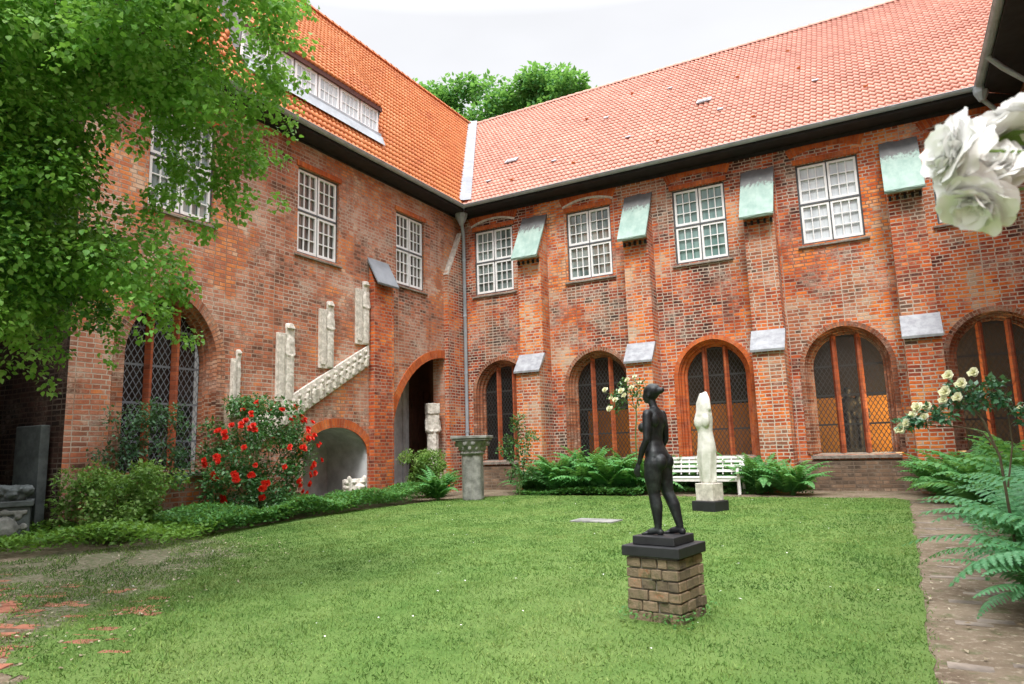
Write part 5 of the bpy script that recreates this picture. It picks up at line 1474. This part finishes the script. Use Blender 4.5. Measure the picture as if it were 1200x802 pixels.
# ---- white roses close to the viewer, on a tall shoot
fr = thing('rose_bush', 'tall shoot with a cluster of large pure white roses close to the viewer, top right', 'rose', (0.34, 0.86, 0))
RINGS_L = [(3, .02, .30, 84, .22), (4, .05, .44, 72, .30), (6, .06, .54, 56, .36), (7, .06, .62, 40, .40), (8, .06, .68, 24, .42), (8, .05, .72, 6, .44), (6, .04, .70, -18, .42)]
wb = [bloom_mesh('bloom', M['white_petal'], .052, RINGS_L, 9, s, .032) for s in (11, 12, 13)]
loc0 = Vector((0.34, 0.86, 0))
def wbloom(k, p, nrm, s):
    p = (p[0] - .012, p[1], p[2] - .006)
    return put_bloom(wb[k], fr, Vector(p) - loc0, nrm, s)
wbloom(0, (.100, .848, 1.655), (-.86, -.42, .30), 1.08)
wbloom(1, (.113, .866, 1.606), (-.45, -.42, -.80), 1.08)
wbloom(2, (.137, .885, 1.672), (-.30, .35, .90), .98)
wbloom(1, (.132, .872, 1.634), (-.2, -.75, .65), .95)
wbloom(2, (.166, .880, 1.690), (.25, .2, .95), .80)
def rel(*pts): return [tuple(Vector(p) - loc0) for p in pts]
mb = MB()
mb.tube(rel((.36, .87, 0), (.35, .86, .7), (.32, .86, 1.3), (.25, .87, 1.60), (.20, .878, 1.642)), [.006, .0055, .0045, .0035, .0022], 8)
for q in (((.20, .878, 1.642), (.165, .88, 1.668), (.137, .885, 1.672)), ((.205, .877, 1.640), (.16, .87, 1.64), (.105, .852, 1.648)), ((.215, .876, 1.632), (.17, .87, 1.605), (.118, .868, 1.602)), ((.20, .878, 1.642), (.185, .88, 1.665), (.166, .88, 1.688))):
    mb.tube(rel(*q), .0017, 6)
fr_st = mb.build('stem', M['sepal'], fr, smooth=True)
sp_, sd_, su_ = [], [], []
for c, ax in (((.137, .885, 1.668), (-.3, .35, .9)), ((.166, .88, 1.686), (.25, .2, .95)), ((.15, .868, 1.632), (-.6, -.6, .2))):
    ax = Vector(ax).normalized(); s1 = ax.orthogonal().normalized(); s2 = ax.cross(s1)
    for k in range(5):
        a = 2 * pi * k / 5
        d = (s1 * cos(a) + s2 * sin(a)) * .9 - ax * .35
        sp_.append(tuple(Vector(c) - loc0)); sd_.append(tuple(d)); su_.append(tuple(ax))
scatter('sepal', LEAF_V, LEAF_F, np.array(sp_), frames(np.array(sd_), np.array(su_)) * .022, M['sepal'], fr)
cl = [tuple(Vector(p) - loc0) for p in ((.23, .88, 1.60), (.26, .88, 1.55), (.29, .9, 1.62), (.33, .86, 1.4), (.33, .86, 1.2), (.27, .87, 1.66))]
leaf_cloud('foliage', M['rose_leaf'], fr, cl, [(.05, .05, .05)] * 6, [9] * 6, .045, seed=44)

# ---- lime tree at the left
TREE0 = Vector((-9.8, 3.1, 0))
tree = thing('lime_tree', 'large lime tree with bright drooping leafy boughs filling the top left', 'tree', TREE0)
mb = MB()
mb.tube([(0, 0, -.1), (0.02, .02, .5), (.05, 0, 2), (.1, .05, 3.6), (.05, .1, 5.5), (-.05, .1, 8), (0, 0, 11)], [.36, .27, .23, .20, .17, .12, .04], 14)
trunk = mb.build('trunk', M['bark'], tree, smooth=True)
CL = [(-6.45,2.63,3.88),(-7.62,3.08,5.67),(-6.64,3.56,3.09),(-5.9,3.63,5.74),(-7.41,2.55,3.28),(-6.91,2.87,6.16),(-5.78,1.91,4.7),(-5.87,3.59,5.08),(-6.57,3.09,4.84),(-6.56,4.18,6.26),(-4.81,3.23,4.87),(-8.58,2.98,3.19),(-6.92,2.46,3.02),(-7.31,2.62,5.07),(-4.01,3.2,5.14),(-5.22,3.54,4.73),(-5.76,1.97,3.3),(-6.98,2.68,4.55),(-7.18,2.52,5.98),(-7.71,3.06,5.39),(-5.36,2.66,3.51),(-7.41,3.47,3.72),(-6.01,2.63,4.4),(-6.15,2.9,3.72),(-5.56,2.69,2.95),(-7.05,3.01,5.49),(-6.21,2.44,5.0),(-5.04,3.3,5.41),(-6.74,3.13,3.02),(-5.2,2.6,4.61),(-6.59,3.59,5.79),(-4.79,3.59,4.57),(-6.17,3.02,4.43),(-6.45,2.18,3.57),(-4.85,3.6,5.75),(-7.02,2.58,4.93),(-5.37,3.24,4.59),(-5.75,3.29,2.97),(-4.28,3.37,5.35),(-4.24,3.02,5.26),(-7.53,2.55,6.03),(-6.84,2.97,4.86),(-5.66,2.14,4.17),(-5.26,2.4,4.99),(-7.39,3.5,4.17),(-7.14,3.47,3.29),(-6.3,3.13,4.69),(-7.28,2.99,4.25),(-6.67,2.22,4.19),(-7.65,3.72,3.01),(-5.71,2.37,3.86),(-5.89,3.32,5.74),(-5.33,3.19,2.94),(-5.44,3.63,5.76),(-6.93,2.25,4.64),(-7.51,3.12,4.02),(-5.46,2.48,3.99),(-5.85,2.93,3.14),(-6.63,2.92,3.43),(-5.2,2.12,4.36),(-6.22,2.31,4.32),(-4.83,3.46,5.27),(-5.44,2.78,4.77),(-5.78,2.28,4.74),(-7.96,3.12,3.74),(-6.61,2.36,2.84),(-7.11,3.31,4.14),(-5.72,2.88,4.0),(-5.61,2.7,3.7),(-5.83,2.5,3.29),(-6.88,2.5,2.55),(-7.24,3.18,3.74),(-5.76,3.14,5.54),(-6.13,3.48,5.6),(-6.52,3.98,6.05),(-5.42,2.75,4.46),(-7.83,2.69,3.55),(-6.15,3.53,3.38),(-7.52,3.11,5.0),(-7.24,3.53,4.42),(-5.86,2.77,2.77),(-5.28,2.13,4.76),(-5.95,2.15,4.05),(-5.72,2.41,2.88),(-4.71,3.85,5.49),(-8.12,2.76,4.35),(-7.46,3.43,3.04),(-7.43,2.79,2.97),(-5.72,3.97,5.04),(-5.32,1.76,4.71),(-6.4,3.39,3.32),(-7.73,3.06,2.9),(-4.7,2.76,4.53),(-6.06,2.45,2.94),(-5.67,2.12,3.67),(-5.06,3.09,4.4),(-6.53,2.21,3.14),(-4.5,2.6,5.07),(-5.37,1.77,4.36),(-8.19,2.75,3.89),(-7.74,4.16,3.53),(-7.92,3.49,4.27),(-7.6,2.53,5.12),(-7.67,2.97,3.5),(-6.81,3.28,5.52),(-4.86,3.28,4.29),(-5.12,3.39,5.81),(-8.03,2.67,4.88),(-6.93,2.17,5.23),(-4.95,2.84,5.39),(-5.15,2.82,4.84),(-6.12,2.16,2.75),(-5.97,2.41,2.57),(-7.62,2.58,4.11),(-6.9,3.46,3.87),(-7.43,2.84,5.76),(-6.86,2.5,5.63),(-6.23,2.61,4.21)]
CL = [Vector(c) - TREE0 for c in CL]
gt = random.Random(77)
upper = []
while len(upper) < 75:
    p = Vector((gt.uniform(-4.0, 7.6), gt.uniform(-6.2, 2.6), gt.uniform(4.4, 12.5)))
    q = Vector(((p.x - 1.4) / 6.2, (p.y + 1.6) / 4.6, (p.z - 7.8) / 4.6))
    if q.length > 1: continue
    w = p + TREE0
    # unseen upper crown, widened for shade: kept clear of the boughs' sun and the view
    if w.x > -6.6 - .25 * max(0, w.y): continue
    cc = Vector((w.dot(_R) - 1.35 * _R.z, w.dot(_U) - 1.35 * _U.z, w.dot(_f) - 1.35 * _f.z))
    if cc.z > 0.3 and (cc.x + 1.0) / cc.z > -0.744 and (cc.y - 0.8) / cc.z < 0.497: continue
    upper.append(p)
mb = MB()
for i, c in enumerate(CL + upper):
    if i >= len(CL) and i % 3: continue
    z0 = max(2.4, min(9.0, c.z * .62 + .6))
    a = Vector((.08, .05, z0)); m = a.lerp(c, .5) + Vector((0, 0, .55 + .05 * c.length))
    m2 = a.lerp(c, .8) + Vector((0, 0, .35))
    mb.tube([a, m, m2, c], [.05, .028, .014, .004], 5)
mb.build('limb', M['bark'], tree)
cen, rad, cnt = ([], []), ([], []), ([], [])
for c in CL:
    w = c + TREE0
    lit_side = 1 if w.x - 0.35 * w.y > -7.05 + gt.uniform(-.7, .7) else 0  # yard-side boughs take the leaf colour with light painted in
    cen[lit_side].append(tuple(c)); rad[lit_side].append((gt.uniform(.34, .55), gt.uniform(.34, .55), gt.uniform(.2, .36))); cnt[lit_side].append(420 if not lit_side else 330)
    # drooping sprays at the end of each bough
    for k in range(3):
        d = Vector((gt.gauss(.1, .8), gt.gauss(0, .8), gt.uniform(-1.0, -.1))).normalized(); ln = gt.uniform(.35, .62)
        for q in range(5):
            t = .35 + .65 * q / 4
            p = c + d * ln * t + Vector((0, 0, -.18 * t * t))
            cen[lit_side].append(tuple(p)); rad[lit_side].append((.11, .11, .07)); cnt[lit_side].append(11)
for st in (((-4.89, 4.49, 5.85), (-5.05, 4.5, 5.5), (-5.13, 4.5, 5.2), (-5.2, 4.5, 4.9)), ((-5.22, 4.45, 4.5), (-5.25, 4.45, 4.25)), ((-5.0, 4.45, 5.0), (-4.95, 4.5, 4.75)), ((-5.3, 4.4, 5.6), (-5.5, 4.4, 5.2), (-5.6, 4.4, 4.8)), ((-6.4, 4.3, 3.4), (-6.3, 4.35, 3.2), (-6.25, 4.4, 3.05))):
    for p in st: cen[1].append(tuple(Vector(p) - TREE0)); rad[1].append((.2, .2, .2)); cnt[1].append(75)
for p in [(-5.49,3.86,4.47),(-5.28,3.98,4.2),(-5.17,4.14,4.42),(-4.98,4.19,4.65),(-5.74,3.94,4.14),(-5.98,3.97,3.84),(-6.21,3.97,3.58),(-5.4,3.98,3.95),(-5.22,4.1,3.87),(-5.12,4.25,4.11),(-5.96,3.9,4.53),(-6.38,4.18,2.98),(-6.65,4.08,3.13),(-6.19,4.26,3.03),(-6.81,3.92,2.86),(-6.59,3.34,2.66),(-6.71,3.13,2.52),(-4.73,4.15,5.24),(-4.92,4.23,4.91),(-4.65,4.18,5.49),(-5.74,3.94,5.29),(-6.35,3.75,5.57)]:
    cen[1].append(tuple(Vector(p) - TREE0)); rad[1].append((.2, .2, .17)); cnt[1].append(95)
    for q in range(4):
        cen[1].append(tuple(Vector(p) - TREE0 + Vector((gt.uniform(-.25, .3), gt.uniform(-.3, .3), -.12 - .12 * q)))); rad[1].append((.1, .1, .12)); cnt[1].append(22)
leaf_cloud('crown', M['lime'], tree, cen[0], rad[0], [int(k * 1.5) for k in cnt[0]], .047, droop=.75, up=.7, tmpl=(HEART_V, HEART_F), seed=51, shell=.45)
leaf_cloud('crown', M['lime_lit'], tree, cen[1], rad[1], [int(k * 1.5) for k in cnt[1]], .046, droop=.75, up=.7, tmpl=(HEART_V, HEART_F), seed=53, shell=.45)
cen = [tuple(c) for c in upper]
leaf_cloud('crown', M['lime'], tree, cen, [(.95, .95, .6)] * len(cen), [330] * len(cen), .125, droop=.5, up=.7, tmpl=(HEART_V, HEART_F), seed=52, shell=.5)

# ---- trees beyond the roofs
def far_tree(label, x, y, h, r, seed):
    t = thing('tree', label, 'tree', (x, y, 0), 0, 'distant trees beyond the roofs')
    g = random.Random(seed)
    mb = MB(); mb.tube([(0, 0, 0), (.1, 0, h * .4), (0, .1, h * .8)], [.5, .35, .12], 10); mb.build('trunk', M['bark'], t)
    cl, rd = [], []
    for k in range(62):
        d = Vector((g.gauss(0, 1), g.gauss(0, 1), g.gauss(0, 1))).normalized()
        q = g.uniform(.55, 1.0)
        cl.append((d.x * r * q, d.y * r * q, h * .72 + d.z * h * .27 * q)); s = g.uniform(1.0, 1.6); rd.append((s, s, s * .75))
    leaf_cloud('crown', M['far_leaf'], t, cl, rd, [420] * len(cl), .36, up=.9, seed=seed, shell=.35)
far_tree('rounded bright tree crown showing in the dip between the two roofs, left one', -27.0, 39, 27.6, 5.4, 1)
far_tree('tree crown showing above the salmon roof ridge, middle one', -22.5, 41, 28.6, 5.6, 2)
far_tree('tree crown farthest right behind the salmon ridge', -17.6, 42, 29.6, 5.2, 3)

# ---- grass blades and litter on the lawn
g = np.random.default_rng(5)
def blades(n, xlo, xhi, ylo, yhi, h, w, seed):
    g = np.random.default_rng(seed)
    x = g.uniform(xlo, xhi, n); y = g.uniform(ylo, yhi, n)
    k = in_lawn(x, y) & (g.random(n) > in_worn(x, y) * (0.62 + 0.38 * np.sin(x * 5.1 + 2 * np.sin(y * 4.3)))) 
    k &= ~((np.abs(x + 1.735) < .25) & (np.abs(y - 5.56) < .25))
    x, y = x[k], y[k]; m = len(x)
    d = np.column_stack([g.normal(size=m) * .75, g.normal(size=m) * .75, np.ones(m)])
    u = np.column_stack([g.normal(size=m), g.normal(size=m), np.zeros(m)])
    fr = frames(d, u); hh = h * g.uniform(.5, 1.35, m)
    clump = 0.75 + .35 * np.sin(x * 7 + 3 * np.sin(y * 5)) * np.sin(y * 8.3 + x)
    fr[:, :, 0] *= (w * g.uniform(.7, 1.3, m))[:, None]; fr[:, :, 1] *= (hh * clump)[:, None]; fr[:, :, 2] *= (h)
    x = x + g.normal(size=m) * .03; y = y + g.normal(size=m) * .03
    return np.column_stack([x, y, np.full(m, .004)]), fr
bp, bf = [], []
for a in ((95000, -8.5, .15, 2.0, 6.6, .034, .0035, 1), (85000, -10.6, .15, 6.6, 11, .034, .0055, 2), (70000, -11.3, .15, 11, 17.6, .034, .008, 3)):
    p, f = blades(*a); bp.append(p); bf.append(f)
n = NT('grass_blade'); o_ = n.coord(); g2 = n.node('ShaderNodeNewGeometry')
v = n.math('ADD', n.math('MULTIPLY', g2.outputs['Random Per Island'], 0.34), n.math('MULTIPLY', n.noise(o_, 0.65, 4, 0.6, 0.32, 0.68), 0.36))
v = n.math('ADD', v, n.math('MULTIPLY', n.noise(o_, 3.4, 5, 0.7, 0.32, 0.68), 0.30))
M['grass'] = n.done(n.ramp(v, [(0.12, (0.05, 0.125, 0.026)), (0.36, (0.105, 0.21, 0.045)), (0.62, (0.165, 0.265, 0.062)), (0.88, (0.27, 0.345, 0.115))]), 0.65, spec=0.2)
o = scatter('grass', [(-1, 0, 0), (1, 0, 0), (.5, .6, .12), (0, 1, .35)], [(0, 1, 2, 3)], np.concatenate(bp), np.concatenate(bf), M['grass'])
tag(o, 'short mown grass of the courtyard lawn', 'grass', kind='stuff')
# weeds and dry bits on the worn corner and the path
m = 2600
x = g.uniform(-11, 1.1, m); y = g.uniform(2.4, 9, m)
k = ((in_worn(x, y) > .15) & (x < -3.5)) | ((x > .1) & (x < 1.0))
x, y = x[k], y[k]; m = len(x)
d = np.column_stack([g.normal(size=(m, 2)), g.normal(size=m) * .12]); u = np.column_stack([g.normal(size=(m, 2)) * .3, np.ones(m)])
M['litter'] = petal_mat('dry_leaf_litter', (0.20, 0.15, 0.09), (0.52, 0.46, 0.34), 0.8, 0.1)
o = scatter('leaf_litter', LEAF_V, LEAF_F, np.column_stack([x, y, np.full(m, .018)]), frames(d, u) * (0.035 * g.uniform(.5, 1.5, m))[:, None, None], M['litter'])
tag(o, 'dry leaf bits scattered on the worn earth and path', 'leaf litter', kind='stuff')
m = 150
x = g.uniform(-10, 0, m); y = g.uniform(3, 17, m); k = in_lawn(x, y); x, y = x[k], y[k]; m = len(x)
d = np.column_stack([g.normal(size=(m, 2)), g.normal(size=m) * .1]); u = np.column_stack([np.zeros((m, 2)), np.ones(m)])
o = scatter('fallen_petals', LEAF_V, LEAF_F, np.column_stack([x, y, np.full(m, .034)]), frames(d, u) * (0.026 * g.uniform(.6, 1.3, m))[:, None, None], M['white_petal'])
tag(o, 'small white fallen petals dotted over the lawn', 'petals', kind='stuff')
# tufts on the worn corner
m = 42000
x = g.uniform(-10.8, -3.6, m); y = g.uniform(2.6, 7.4, m)
cl_ = np.sin(x * 3.3 + 2 * np.sin(y * 2.1)) * np.sin(y * 3.7 + 1.5 * np.sin(x * 2.7))
k = (cl_ > -.15) & (x + .9 * y < -1.5) & (g.random(m) < .75)
x, y = x[k], y[k]; m = len(x)
d = np.column_stack([g.normal(size=(m, 2)) * .8, np.ones(m)]); u = np.column_stack([g.normal(size=(m, 2)), np.zeros(m)])
fr_b = frames(d, u); fr_b[:, :, 0] *= .005; fr_b[:, :, 1] *= (.05 * g.uniform(.4, 1.3, m))[:, None]; fr_b[:, :, 2] *= .05
o = scatter('grass_tufts', [(-1, 0, 0), (1, 0, 0), (.5, .6, .12), (0, 1, .35)], [(0, 1, 2, 3)], np.column_stack([x, y, np.zeros(m)]), fr_b, M['grass'])
tag(o, 'thin grass tufts growing through the worn earth and bricks', 'grass', kind='stuff')
